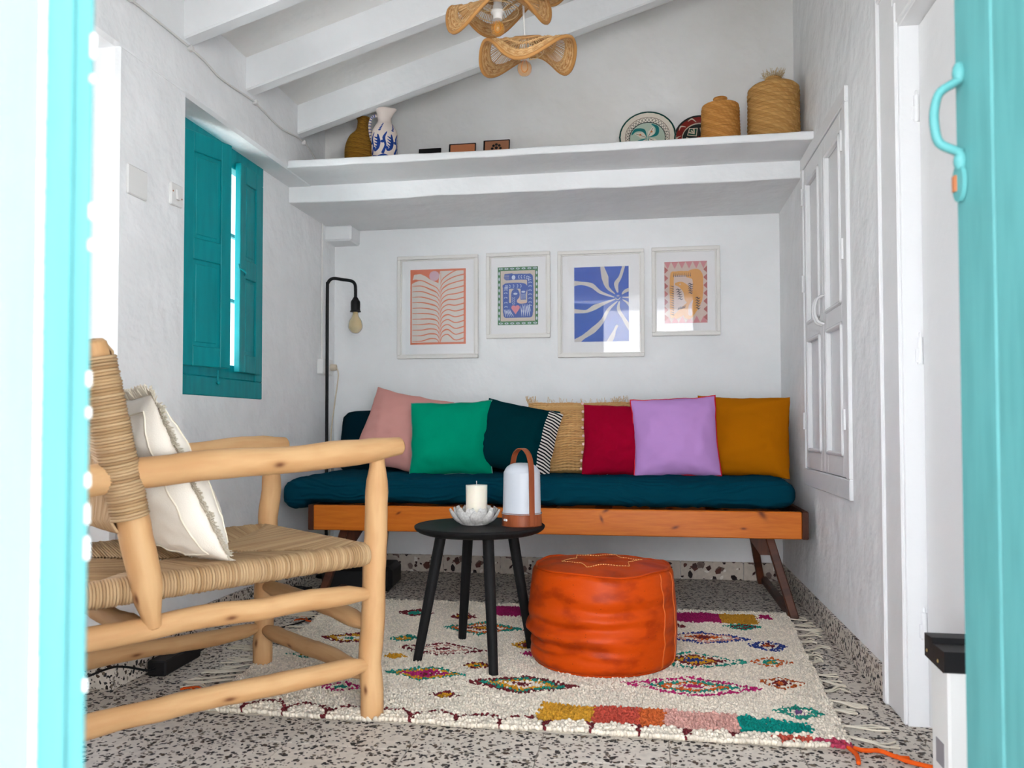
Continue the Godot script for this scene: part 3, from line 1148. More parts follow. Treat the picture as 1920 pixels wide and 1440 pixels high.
func shutter(w: Node3D, hinge: Vector3, s: float, width: float, height: float, open_deg: float, lab: String) -> void:
	# leaf from its hinge along s * z, turned into the room by open_deg
	var root := Node3D.new()
	root.name = "shutter"
	w.add_child(root, true)
	root.position = hinge
	root.set_meta("label", lab)
	root.rotation.y = deg_to_rad(open_deg) * s
	var th := 0.026
	var st := 0.05
	var z := func(a: float, b: float) -> Array: return [minf(a * s, b * s), maxf(a * s, b * s)]
	var pieces := [[0.0, st, 0.0, height], [width - st, width, 0.0, height], [st, width - st, 0.0, 0.075], [st, width - st, height * 0.5 - 0.04, height * 0.5 + 0.04], [st, width - st, height - 0.075, height]]
	var g := MB.new()
	for q in pieces:
		var zz: Array = z.call(q[0], q[1])
		bx(g, -th / 2, th / 2, q[2], q[3], zz[0], zz[1], 0.0025)
	part("leaf_frame", g, K.teal, root)
	for q in [[0.075, height * 0.5 - 0.04], [height * 0.5 + 0.04, height - 0.075]]:
		g = MB.new()
		var zz: Array = z.call(st, width - st)
		bx(g, -0.005, 0.005, q[0], q[1], zz[0], zz[1])
		# raised field with a moulded edge
		var z2: Array = z.call(st + 0.014, width - st - 0.014)
		bx(g, -0.009, 0.0075, q[0] + 0.014, q[1] - 0.014, z2[0], z2[1], 0.003)
		part("panel", g, K.teal, root)
	if s > 0:
		g = MB.new()
		var e := (width - 0.02) * s
		g.tube(smooth_path([Vector3(th / 2, height * 0.47, e - 0.02), Vector3(th / 2 + 0.02, height * 0.475, e + 0.01), Vector3(th / 2 + 0.012, height * 0.49, e + 0.05), Vector3(th / 2 + 0.02, height * 0.50, e + 0.075)], 4), 0.004, 6)
		part("latch", g, K.teal, root)

func build_cupboard() -> void:
	var t := thing("wall_cupboard", "white built-in wall cupboard with two tall panelled doors beside the mustard cushion", "cupboard", Vector3(XR, 0.53, -3.235))
	var hz := 0.395
	var H := 1.395
	var g := MB.new()
	bx(g, -0.012, 0.03, 0.0, 0.07, -hz, hz, 0.003)
	bx(g, -0.012, 0.03, H - 0.055, H, -hz, hz, 0.003)
	bx(g, -0.012, 0.03, 0.07, H - 0.055, -hz, -hz + 0.045, 0.003)
	bx(g, -0.012, 0.03, 0.07, H - 0.055, hz - 0.045, hz, 0.003)
	part("frame", g, K.white_gloss, t)
	g = MB.new()
	bx(g, 0.16, 0.17, 0.0, H, -hz, hz)
	part("back_board", g, K.white_gloss, t)
	for s in [-1.0, 1.0]:
		var d := Node3D.new()
		d.name = "door"
		t.add_child(d, true)
		var za: float = minf(0.002 * s, (hz - 0.047) * s)
		var zb: float = maxf(0.002 * s, (hz - 0.047) * s)
		g = MB.new()
		var y0 := 0.073
		var y1 := H - 0.058
		var r := 0.64
		for q in [[za, za + 0.055, y0, y1], [zb - 0.055, zb, y0, y1], [za + 0.055, zb - 0.055, y0, y0 + 0.075], [za + 0.055, zb - 0.055, y1 - 0.075, y1], [za + 0.055, zb - 0.055, r - 0.035, r + 0.035]]:
			bx(g, -0.006, 0.02, q[2], q[3], q[0], q[1], 0.002)
		part("leaf_frame", g, K.white_gloss, d)
		for q in [[y0 + 0.075, r - 0.035], [r + 0.035, y1 - 0.075]]:
			g = MB.new()
			bx(g, 0.008, 0.014, q[0], q[1], za + 0.055, zb - 0.055)
			# bolection moulding around the panel
			for e in [[za + 0.05, za + 0.066, q[0] - 0.006, q[1] + 0.006], [zb - 0.066, zb - 0.05, q[0] - 0.006, q[1] + 0.006], [za + 0.05, zb - 0.05, q[0] - 0.006, q[0] + 0.01], [za + 0.05, zb - 0.05, q[1] - 0.01, q[1] + 0.006]]:
				bx(g, -0.013, 0.01, e[2], e[3], e[0], e[1], 0.005)
			part("panel", g, K.white_gloss, d)
		g = MB.new()
		var hzz: float = 0.018 * s
		g.tube(smooth_path([Vector3(-0.006, 0.635, hzz), Vector3(-0.03, 0.648, hzz), Vector3(-0.04, 0.69, hzz), Vector3(-0.03, 0.732, hzz), Vector3(-0.006, 0.745, hzz)], 5), 0.005, 8)
		part("handle", g, K.white_gloss, d)
		for y in [0.27, 0.85, 1.22]:
			g = MB.new()
			var ez: float = (hz - 0.046) * s
			g.tube(pth([Vector3(-0.014, y - 0.035, ez), Vector3(-0.014, y + 0.035, ez)]), 0.006, 8)
			part("hinge", g, K.white_gloss, d)

func build_side_door() -> void:
	var d := struct("door_1", "closed white side door with moulded casing")
	var g := MB.new()
	# casing: outer bead, flat, inner flat
	for q in [[-2.455, -2.425, 0.022], [-2.425, -2.30, 0.014], [-2.30, -2.27, 0.018]]:
		bx(g, XR - q[2], XR + 0.01, 0.0, 1.88 + (-q[0] - 2.27) * 1.0, q[0], q[1], 0.004)
	part("casing", g, K.white_gloss, d)
	g = MB.new()
	bx(g, XR - 0.014, XR + 0.01, 1.851, 1.98, -2.299, -1.45, 0.004)
	bx(g, XR - 0.022, XR + 0.01, 1.98, 2.01, -2.425, -1.45, 0.004)
	part("casing", g, K.white_gloss, d)
	g = MB.new()
	bx(g, XR - 0.01, XR + 0.2, 0.0, 1.851, -2.285, -2.262, 0.002)
	bx(g, XR - 0.01, XR + 0.2, 1.838, 1.862, -2.27, -1.44, 0.002)
	part("jamb", g, K.white_gloss, d)
	g = MB.new()
	bx(g, 0.718, 0.758, 0.006, 1.835, -2.258, -1.46, 0.003)
	part("leaf", g, K.white_gloss, d)
	for y in [0.26, 0.975, 1.615]:
		g = MB.new()
		g.tube(pth([Vector3(0.712, y - 0.035, -2.262), Vector3(0.712, y + 0.035, -2.262)]), 0.0075, 8)
		bx(g, 0.7, 0.714, y - 0.03, y + 0.005, -2.266, -2.258)
		g.ball(Vector3(0.712, y + 0.042, -2.262), Vector3(0.004, 0.008, 0.004))
		part("hinge", g, K.white_gloss, d)

func build_entrance() -> void:
	# right leaf of the entrance door, swung into the room: free edge far, hinge near the camera
	var d := struct("door_2", "turquoise plank entrance door leaf with a bow handle")
	var fe := Vector3(0.422, 0, -1.19)
	var dir := Vector3(0.13, 0, 0.99).normalized()
	var nor := Vector3(-dir.z, 0, dir.x)
	var bas := Basis(dir, Vector3.UP, nor)
	var x := 0.0
	for wd in [0.092, 0.13, 0.13, 0.13]:
		var g := MB.new()
		g.box(fe + dir * (x + wd / 2) + Vector3.UP * 0.99 - nor * 0.02, Vector3(wd - 0.0015, 1.96, 0.036), 0.003, bas)
		part("board", g, K.aqua, d)
		x += wd
	var g := MB.new()
	g.box(fe + dir * 0.24 + Vector3.UP * 0.35 - nor * 0.052, Vector3(0.46, 0.09, 0.026), 0.003, bas)
	g.box(fe + dir * 0.24 + Vector3.UP * 1.6 - nor * 0.052, Vector3(0.46, 0.09, 0.026), 0.003, bas)
	part("ledge", g, K.aqua, d)
	# bow handle
	var hb := fe + dir * 0.02
	g = MB.new()
	var pts := []
	for q in [[1.248, 0.0], [1.243, 0.012], [1.230, 0.036], [1.208, 0.045], [1.185, 0.0455], [1.162, 0.038], [1.152, 0.014], [1.148, 0.0]]:
		pts.append(hb + Vector3.UP * q[0] + nor * q[1] * 0.78)
	g.tube(smooth_path(pts, 5), 0.0062, 10)
	g.ball(hb + Vector3.UP * 1.257 + nor * 0.002, Vector3(0.009, 0.016, 0.009))
	g.ball(hb + Vector3.UP * 1.137 + nor * 0.002, Vector3(0.009, 0.014, 0.009))
	part("handle", g, K.aqua, d)
	g = MB.new()
	var cyl := PackedVector2Array()
	for k in 20:
		cyl.append(Vector2(cos(TAU * k / 20) * 0.014, sin(TAU * k / 20) * 0.026))
	g.prism(cyl, 0.006, fe + dir * 0.017 + Vector3.UP * 1.108 + nor * 0.002, bas)
	part("escutcheon", g, K.aqua, d)
	g = MB.new()
	g.box(fe + dir * 0.012 + Vector3.UP * 1.108 + nor * 0.006, Vector3(0.009, 0.022, 0.004), 0.001, bas)
	part("keyhole", g, K.bare_wood, d)

	# left leaf, swung outwards close to the camera: its thick edge faces the opening
	d = struct("door_3", "pale turquoise entrance door leaf with chipped white edge")
	fe = Vector3(-0.404, 0, -0.489)
	dir = Vector3(-0.86, 0, -0.51).normalized()
	nor = Vector3(dir.z, 0, -dir.x)
	bas = Basis(-dir, Vector3.UP, nor)
	g = MB.new()
	g.box(fe + dir * 0.19 + Vector3.UP * 0.99 - nor * 0.0105, Vector3(0.38, 1.96, 0.021), 0.002, bas)
	part("leaf", g, K.aqua, d)
	g = MB.new()
	g.box(fe + dir * 0.1925 + Vector3.UP * 0.99 - nor * 0.0285, Vector3(0.375, 1.96, 0.015), 0.002, bas)
	part("backing_board", g, K.aqua, d)
	var ns := noise(5, 6.0, 2)
	for k in 40:
		var y := 0.28 + k * 0.024
		g = MB.new()
		g.box(fe - dir * 0.0002 + Vector3.UP * y + nor * 0.0002, Vector3(0.0036 + 0.0015 * ns.get_noise_1d(y * 9), 0.0242, 0.0036), 0.0012, bas)
		part("worn_corner", g, K.paint_chip, d)
		if ns.get_noise_1d(y * 3.0) < 0.0: continue
		g = MB.new()
		g.box(fe + dir * 0.0045 + Vector3.UP * (y + 0.006) - nor * 0.0345, Vector3(0.004, 0.012 + 0.010 * ns.get_noise_1d(y * 5 + 3), 0.0035 + 0.002 * ns.get_noise_1d(y * 7)), 0.0012, bas)
		part("paint_chip", g, K.paint_chip, d)
# ------------------------------------------------------------------ daybed and cushions
func build_daybed() -> void:
	var zf := -3.42
	var x0 := -1.452
	var x1 := 0.622
	var cx := (x0 + x1) / 2
	var t := thing("daybed", "wooden daybed frame with an orange pine front rail against the back wall", "bed", Vector3(cx, 0, -3.82))
	var hx := (x1 - x0) / 2
	var g := MB.new()
	g.box(Vector3(0, 0.377, zf + 3.82 - 0.014), Vector3(hx * 2, 0.11, 0.028), 0.004)
	part("front_rail", g, K.pine, t, "orange pine rail with dark knots")
	g = MB.new()
	g.box(Vector3(0, 0.377, -0.36), Vector3(hx * 2, 0.11, 0.028), 0.004)
	part("back_rail", g, K.pine, t)
	for s in [-1.0, 1.0]:
		g = MB.new()
		g.box(Vector3(s * (hx + 0.0135), 0.377, 0.01), Vector3(0.025, 0.113, 0.775), 0.003)
		part("end_rail", g, K.dark_wood, t)
	for k in 9:
		g = MB.new()
		g.box(Vector3(lerpf(-hx + 0.1, hx - 0.1, k / 8.0), 0.418, 0.01), Vector3(0.07, 0.016, 0.74), 0.002)
		part("slat", g, K.pine, t)
	for s in [-1.0, 1.0]:
		for f in [1.0, -1.0]:
			g = MB.new()
			var top := Vector3(s * (hx - 0.12), 0.33, 0.31 if f > 0 else -0.27)
			var bot := Vector3(s * (hx - 0.035 if f > 0 else hx - 0.06), 0.012, 0.40 if f > 0 else -0.36)
			var d := (bot - top)
			var bas := Basis(Vector3.BACK.cross(d.normalized()).normalized(), d.normalized(), Vector3.BACK).orthonormalized()
			g.box((top + bot) / 2, Vector3(0.034, d.length() + 0.02, 0.034), 0.004, bas)
			part("leg", g, K.dark_wood, t)
			g = MB.new()
			g.prism(PackedVector2Array([Vector2(0, 0), Vector2(-s * 0.1, 0), Vector2(-s * 0.045, -0.085), Vector2(0, -0.085)]), 0.024, top + Vector3(s * 0.012, 0.0, 0.0), Basis.IDENTITY)
			part("bracket", g, K.dark_wood, t)
		g = MB.new()
		g.box(Vector3(s * (hx - 0.045), 0.02, 0.02), Vector3(0.03, 0.03, 0.78), 0.004)
		part("runner", g, K.dark_wood, t)

	# mattress under a crinkled teal cover, hanging over the left end of the frame
	var mt := thing("mattress", "mattress in a crinkled dark teal cover lying on the daybed", "mattress", Vector3(-0.505, 0.433, -3.80))
	part("cover", mattress_shape(1.115, 0.375, 0.125), K.navy_teal, mt)

	# long back bolster behind the cushions
	var bo := thing("back_bolster", "long dark teal back cushion along the wall behind the row of cushions", "cushion", Vector3(-0.46, 0.55, -4.04))
	part("cover", slab_cushion(1.10, 0.155, 0.085, 17), K.bolster, bo)

	# the row of cushions
	cushion("pink", "dusty pink square cushion behind the green one", -1.235, -3.80, 0.42, 0.41, -12.0, 24.0, 0.0, K.pink, "")
	cushion("green", "emerald green square cushion with thin grey piping", -0.885, -3.66, 0.385, 0.36, 2.0, 17.0, 6.0, K.green, "grey")
	cushion("striped", "dark teal cushion with a black and white striped edge", -0.628, -3.685, 0.35, 0.335, -12.0, 19.0, 4.0, K.deep_teal, "stripe")
	cushion("raffia", "braided straw cushion with frayed fringe on top", -0.305, -3.80, 0.50, 0.37, 0.0, 20.0, 3.0, K.straw_cord, "raffia")
	cushion("crimson", "crimson cushion with small pale pompoms along its side", -0.105, -3.70, 0.36, 0.345, -1.0, 18.0, 2.0, K.crimson, "pompom")
	cushion("lilac", "lilac square cushion with red piping", 0.138, -3.63, 0.375, 0.365, 2.5, 15.0, -2.0, K.lilac, "red")
	cushion("mustard", "mustard yellow cushion at the right end of the daybed", 0.425, -3.74, 0.41, 0.385, -2.0, 19.0, -6.0, K.mustard, "")

func mattress_shape(hx: float, hz: float, h: float) -> MB:
	var ns := noise(301, 1.0, 3)
	var rows := []
	var nu := 420
	var m := 210
	for i in nu + 1:
		# columns crowd towards the ends so that these close in a round
		var f := float(i) / nu * 2 - 1
		var u := signf(f) * (1.0 - pow(1.0 - absf(f), 1.35))
		var e := clampf((1.0 - absf(u)) * hx / 0.075, 0, 1)
		var ex := sqrt(maxf(0.0, 1.0 - (1.0 - e) * (1.0 - e)))
		var px := u * hx
		var drop := 0.032 * smoothstep(-0.862, -0.95, u)
		var row := PackedVector3Array()
		for j in m + 1:
			var a := TAU * (j % m) / m
			var c := cos(a)
			var s := sin(a)
			var zz := signf(c) * pow(absf(c), 0.40)
			var yy := signf(s) * pow(absf(s), 0.55)
			var hh := h * 0.5 * (0.30 + 0.70 * ex)
			var p := Vector3(px, h * 0.5 + yy * hh, zz * hz * (0.80 + 0.20 * ex))
			p.y += 0.010 * ns.get_noise_2d(px * 1.3, zz * 2.0) * maxf(yy, 0.0)
			p.y -= drop * (1.0 if yy < 0 else 0.35)
			# wandering pleats of the crinkled cloth
			var s2 := p.y * 1.0 + maxf(0.0, -zz * hz + hz) * 0.35
			var ph := 290.0 * s2 + 16.0 * ns.get_noise_2d(px * 0.9 + 9, s2 * 3.0) + 13.0 * ns.get_noise_2d(px * 2.4, 4.0 + s2 * 6.0)
			var wv := pow(0.5 + 0.5 * sin(ph), 1.4) * 0.0055 * ex
			p += Vector3(0, yy * 0.8, zz * (1.0 - absf(yy) * 0.4)).normalized() * wv * (1.0 if yy > -0.9 else 0.0)
			row.append(p)
		rows.append(row)
	for r in [0, nu]:
		var c := Vector3.ZERO
		for q in rows[r]: c += q
		c /= rows[r].size()
		var cap := PackedVector3Array()
		for j in m + 1: cap.append(c + Vector3((-0.004 if r == 0 else 0.004), 0, 0))
		if r == 0: rows.push_front(cap)
		else: rows.append(cap)
	var g := MB.new()
	g.grid(rows, 1, 1, true, true)
	return g

func slab_cushion(hx: float, hy: float, hz: float, sd: int) -> MB:
	# long upholstered block standing on its long edge; y from 0 to 2 * hy
	var ns := noise(sd, 2.0, 3)
	var g := MB.new()
	var rows := []
	for i in 61:
		var u := i / 60.0 * 2 - 1
		var e := pow(1 - pow(absf(u), 26.0), 0.5) if absf(u) < 1 else 0.0
		var row := PackedVector3Array()
		for j in 33:
			var a := TAU * (j % 32) / 32
			var c := cos(a)
			var s := sin(a)
			var y := signf(s) * pow(absf(s), 0.45) * hy * lerpf(0.82, 1.0, e)
			var z := signf(c) * pow(absf(c), 0.5) * hz * lerpf(0.2, 1.0, e)
			var lean := -(y / hy) * 0.045
			row.append(Vector3(u * hx, hy + y + ns.get_noise_2d(u * hx * 2, a) * 0.008, z + lean + ns.get_noise_2d(u * hx * 2, a + 9) * 0.006))
		rows.append(row)
	g.grid(rows, 1, 1, true, true)
	return g

func pillow_point(u: float, v: float, side: float, w: float, h: float, th: float, ns: FastNoiseLite) -> Vector3:
	# u, v in -1..1; edges drawn in a little between the corners, corners pointed
	var iu := 1.0 - 0.055 * (1.0 - v * v)
	var iv := 1.0 - 0.05 * (1.0 - u * u)
	var x := u * w * 0.5 * iv * 0 + u * w * 0.5 * lerpf(1.0, iu, 1.0)
	var y := v * h * 0.5 * iv
	x = u * w * 0.5 * (1.0 - 0.05 * (1.0 - v * v) * absf(u))
	y = v * h * 0.5 * (1.0 - 0.05 * (1.0 - u * u) * absf(v))
	var k := pow(maxf(0, (1 - pow(absf(u), 2.4)) * (1 - pow(absf(v), 2.4))), 0.55)
	var z := side * th * 0.5 * k
	# sag towards the bottom, light creases near the seams
	z *= 1.0 + 0.16 * (-v)
	var wr := ns.get_noise_2d(u * 1.6 + side * 7, v * 1.6) * 0.016 * k + ns.get_noise_2d(u * 5 + side * 3, v * 5) * 0.006 * sqrt(k)
	return Vector3(x + ns.get_noise_2d(v * 1.3, 51) * 0.006, y + ns.get_noise_2d(u * 1.3, 77) * 0.006, z + wr)

func pillow_shape(w: float, h: float, th: float, sd: int, wavy: float = 0.0) -> MB:
	var g := MB.new()
	var ns := noise(sd, 0.9, 3)
	var m := 40
	for side in [1.0, -1.0]:
		var rows := []
		for i in m + 1:
			var v := sin((i / float(m) * 2 - 1) * PI / 2)
			var row := PackedVector3Array()
			for j in m + 1:
				var u := sin((j / float(m) * 2 - 1) * PI / 2)
				row.append(pillow_point(u, v, side, w, h, th, ns))
			rows.append(row)
		g.grid(rows, 1, 1, false, side < 0)
	return g

func outline(w: float, h: float, th: float, sd: int, n: int = 24) -> PackedVector3Array:
	var ns := noise(sd, 0.9, 3)
	var p := PackedVector3Array()
	for s in 4:
		for k in n:
			var t := k / float(n) * 2 - 1
			var u: float = [t, 1.0, -t, -1.0][s]
			var v: float = [-1.0, t, 1.0, -t][s]
			p.append(pillow_point(u, v, 1.0, w, h, th, ns))
	return p

func cushion(kind: String, label: String, x: float, z: float, w: float, h: float, roll: float, lean: float, yaw: float, m: Material, trim: String) -> void:
	# stands on its lower edge on the mattress (y 0.552), leaning back
	var t := thing(kind + "_cushion", label, "cushion", Vector3(x, 0.548, z), 0.0, "cushions along the daybed")
	var sd := hash(kind) % 1000
	var bas := Basis(Vector3.UP, deg_to_rad(yaw)) * Basis(Vector3.RIGHT, deg_to_rad(-lean)) * Basis(Vector3.BACK, deg_to_rad(roll))
	t.basis = bas
	var th := 0.165
	var lift := Vector3(0, h * 0.5 + absf(sin(deg_to_rad(roll))) * w * 0.32, 0)
	if trim != "raffia":
		var o := part("cover", pillow_shape(w, h, th, sd), m, t)
		o.position = lift
	if trim == "grey" or trim == "red":
		var g := MB.new()
		g.tube(outline(w, h, th, sd), 0.0032 if trim == "grey" else 0.004, 6, true)
		part("piping", g, K.grey_trim if trim == "grey" else K.red_trim, t).position = lift
	elif trim == "pompom":
		var o := outline(w * 1.03, h * 1.03, th, sd, 9)
		for k in o.size():
			var sidek := k / 9
			if sidek == 1: continue
			if sidek == 2: continue
			var g := MB.new()
			g.ball(Vector3.ZERO, Vector3.ONE * 0.0068, 8, 6)
			part("pompom", g, K.pompom, t).position = o[k] + lift
	elif trim == "stripe":
		# ribbon of short black and white bars along the right edge
		var ns := noise(sd, 0.9, 3)
		var n := 44
		for k in n:
			var v0 := -1.0 + 2.0 * k / n
			var v1 := -1.0 + 2.0 * (k + 1) / n
			var g := MB.new()
			var rows := []
			for v in [v0, v1]:
				var row := PackedVector3Array()
				for u in [0.72, 0.86, 1.0]:
					row.append(pillow_point(u, v, 1.0, w, h, th, ns) + Vector3(0.016 * (u - 0.72) / 0.28, -0.012 * (u - 0.72) / 0.28, 0.003))
				rows.append(row)
			g.grid(rows)
			part("stripe", g, K.white_trim if k % 2 else K.black_trim, t).position = lift
	elif trim == "raffia":
		raffia(t, w, h, th, sd, lift)

func raffia(t: Node3D, w: float, h: float, th: float, sd: int, lift: Vector3) -> void:
	# rows of straw plaits sewn side by side, plus frayed ends
	var ns := noise(sd, 0.9, 3)
	var g := RandomNumberGenerator.new()
	g.seed = 77
	var b := MB.new()
	b.col = Color(0.42, 0.24, 0.09)
	var base := pillow_shape(w * 0.98, h * 0.98, th * 0.97, sd)
	for k in base.c.size(): base.c[k] = Color(0.50, 0.30, 0.12)
	part("cover", base, K.straw_cord, t).position = lift
	var nrow := 30
	for i in nrow:
		var v := -0.97 + 1.94 * (i + 0.5) / nrow
		b = MB.new()
		var tone := g.randf()
		for ph in [0.0, PI]:
			var p := PackedVector3Array()
			var m := 90
			for k in m + 1:
				var u := -0.985 + 1.97 * k / m
				var q := pillow_point(u, v + 0.012 * sin(k * 0.9 + ph), 1.0, w, h, th, ns)
				q.z += 0.002 + 0.0022 * cos(k * 0.9 + ph)
				p.append(q)
			b.col = Color(0.64, 0.37, 0.145).lerp(Color(0.52, 0.27, 0.09), tone).lerp(Color(0.74, 0.48, 0.22), g.randf() * 0.4)
			b.tube(p, 0.0043, 5)
		part("plait", b, K.straw_cord, t).position = lift
	b = MB.new()
	for k in 120:
		var u := g.randf_range(-1, 1)
		if k % 3: u = (-0.97 if k % 2 else 0.72) + g.randf_range(-0.1, 0.16)
		var q := pillow_point(clampf(u, -1, 1), 1.0, 1.0, w, h, th, ns)
		var d := Vector3(g.randf_range(-0.5, 0.5), 1, g.randf_range(-0.3, 0.3)).normalized() * g.randf_range(0.008, 0.034)
		b.col = Color(0.66, 0.46, 0.24)
		b.tube(pth([q - d * 0.2, q + d * 0.5 + Vector3(g.randf_range(-1, 1), 0, 0) * 0.004, q + d]), 0.0009, 4)
	var fr := part("fringe", b, K.straw_cord, t)
	fr.position = lift
	fr.set_meta("kind", "stuff")
# ------------------------------------------------------------------ rug
var rug_ns: FastNoiseLite
const CREAM := Color(0.84, 0.75, 0.62)

func rug_motifs() -> Array:
	var G := Color(0.02, 0.26, 0.19)
	var M := Color(0.16, 0.02, 0.025)
	var P := Color(0.46, 0.02, 0.14)
	var O := Color(0.62, 0.12, 0.02)
	var Y := Color(0.62, 0.30, 0.02)
	var B := Color(0.03, 0.05, 0.22)
	var S := Color(0.62, 0.30, 0.24)
	# lozenges: x, z, half width, half depth, colours of the rings from the rim inwards (null = ground)
	return [
		[-0.36, -2.40, 0.155, 0.075, [M, G, Y, null, M]],
		[0.13, -2.455, 0.185, 0.085, [P, null, G, O, null, P]],
		[0.395, -2.525, 0.062, 0.055, [O * 0.7, null, M, O]],
		[0.40, -2.275, 0.062, 0.05, [G, G, null, Color(0.2, 0.1, 0.25)]],
		[-0.67, -2.455, 0.125, 0.06, [G, Y, P, P, M]],
		[-0.565, -2.27, 0.04, 0.03, [M, Y]],
		[0.417, -2.938, 0.062, 0.07, [B, B, null, M, O]],
		[0.396, -2.74, 0.065, 0.05, [O, null, G, Y]],
		[0.20, -3.02, 0.16, 0.075, [B, S, null, O, M]],
		[0.15, -2.73, 0.17, 0.08, [G, null, M, Y, B]],
		[-0.69, -2.73, 0.145, 0.075, [M, null, S * 0.8, null, M]],
		[-1.05, -2.82, 0.11, 0.065, [M, Y, null, G]],
		[-1.12, -2.59, 0.07, 0.035, [G, null, Y]],
		[-0.88, -2.29, 0.07, 0.04, [P, null, G]],
		[-0.86, -2.85, 0.06, 0.04, [G, Y]],
		[-0.61, -3.03, 0.14, 0.09, [G, O, null, M, Y]],
		[-0.40, -3.02, 0.05, 0.05, [M, Y]],
		[-0.33, -2.72, 0.085, 0.06, [P, M, Y]],
		[-0.42, -2.83, 0.04, 0.05, [Y, M]],
		[-0.53, -2.56, 0.05, 0.035, [M, Y, G]],
		[-0.82, -2.62, 0.04, 0.03, [Y]],
		[-0.93, -3.24, 0.07, 0.06, [M, G]],
		[-0.72, -3.20, 0.05, 0.05, [M, Y]],
		[0.36, -3.20, 0.07, 0.05, [G, M, G]],
		[-1.05, -2.40, 0.05, 0.02, [M, Y]],
		[0.05, -3.18, 0.1, 0.05, [M, null, G]],
		[-1.15, -3.1, 0.07, 0.06, [M, null, P]],
	]

var motifs: Array

func rug_color(x: float, z: float) -> Color:
	var jx := x + rug_ns.get_noise_2d(x * 90, z * 90) * 0.009
	var jz := z + rug_ns.get_noise_2d(x * 90 + 50, z * 90) * 0.009
	var M := Color(0.16, 0.02, 0.025)
	var front := -2.07
	# coloured blocks of the front border
	if jz > -2.245 and jz < -2.115:
		if jx > -0.285 and jx < -0.14: return Color(0.66, 0.33, 0.03)
		if jx > -0.14 and jx < 0.045: return Color(0.56, 0.08, 0.05) if jx < -0.02 else Color(0.62, 0.13, 0.03)
		if jx > 0.045 and jx < 0.235: return Color(0.70, 0.38, 0.32)
	if jx > 0.235 and jx < 0.415 and jz > -2.235 + (jx - 0.235) * 0.25 and jz < -2.12: return Color(0.0, 0.26, 0.21)
	# scalloped maroon line
	if jz > -2.16:
		var f := fposmod(jx + 0.02, 0.118) / 0.118
		var yy := -2.135 + 0.05 * pow(absf(f - 0.5) * 2, 3.0)
		if absf(jz - yy) < 0.008 + 0.018 * pow(absf(f - 0.5) * 2, 6.0) and jx < 0.30: return M
		if jx > 0.30 and absf(jz + 2.10 - (jx - 0.30) * 0.1) < 0.010 + 0.01 * pow(absf(f - 0.5) * 2, 4.0): return Color(0.46, 0.05, 0.10) if jx > 0.4 else Color(0.48, 0.08, 0.05)
	# back border
	if jz < -3.245 and jz > -3.41:
		if jx > -0.63 and jx < 0.29: return Color(0.34, 0.01, 0.10)
		if jx > 0.29 and jx < 0.43: return Color(0.52, 0.25, 0.02)
		if jx > 0.44 and jx < 0.49 and jz < -3.34: return Color(0.34, 0.01, 0.08)
	for m in motifs:
		var dx: float = absf(jx - m[0]) / (m[2] * 1.12)
		if dx > 1.0: continue
		var dz: float = absf(jz - m[1]) / (m[3] * 1.12)
		var d := dx + dz
		if d < 1.0:
			var rings: Array = m[4]
			var k := int((1.0 - d) * rings.size() * 1.05)
			var c = rings[mini(k, rings.size() - 1)]
			if c == null or rug_ns.get_noise_2d(x * 160 + 9, z * 160) > 0.55: return CREAM
			return c
	return CREAM

func rug_x(z: float, side: int) -> float:
	var t := clampf((z + 2.07) / -1.40, 0, 1)
	return lerpf(-1.205, -1.33, t) if side < 0 else lerpf(0.482, 0.565, t)

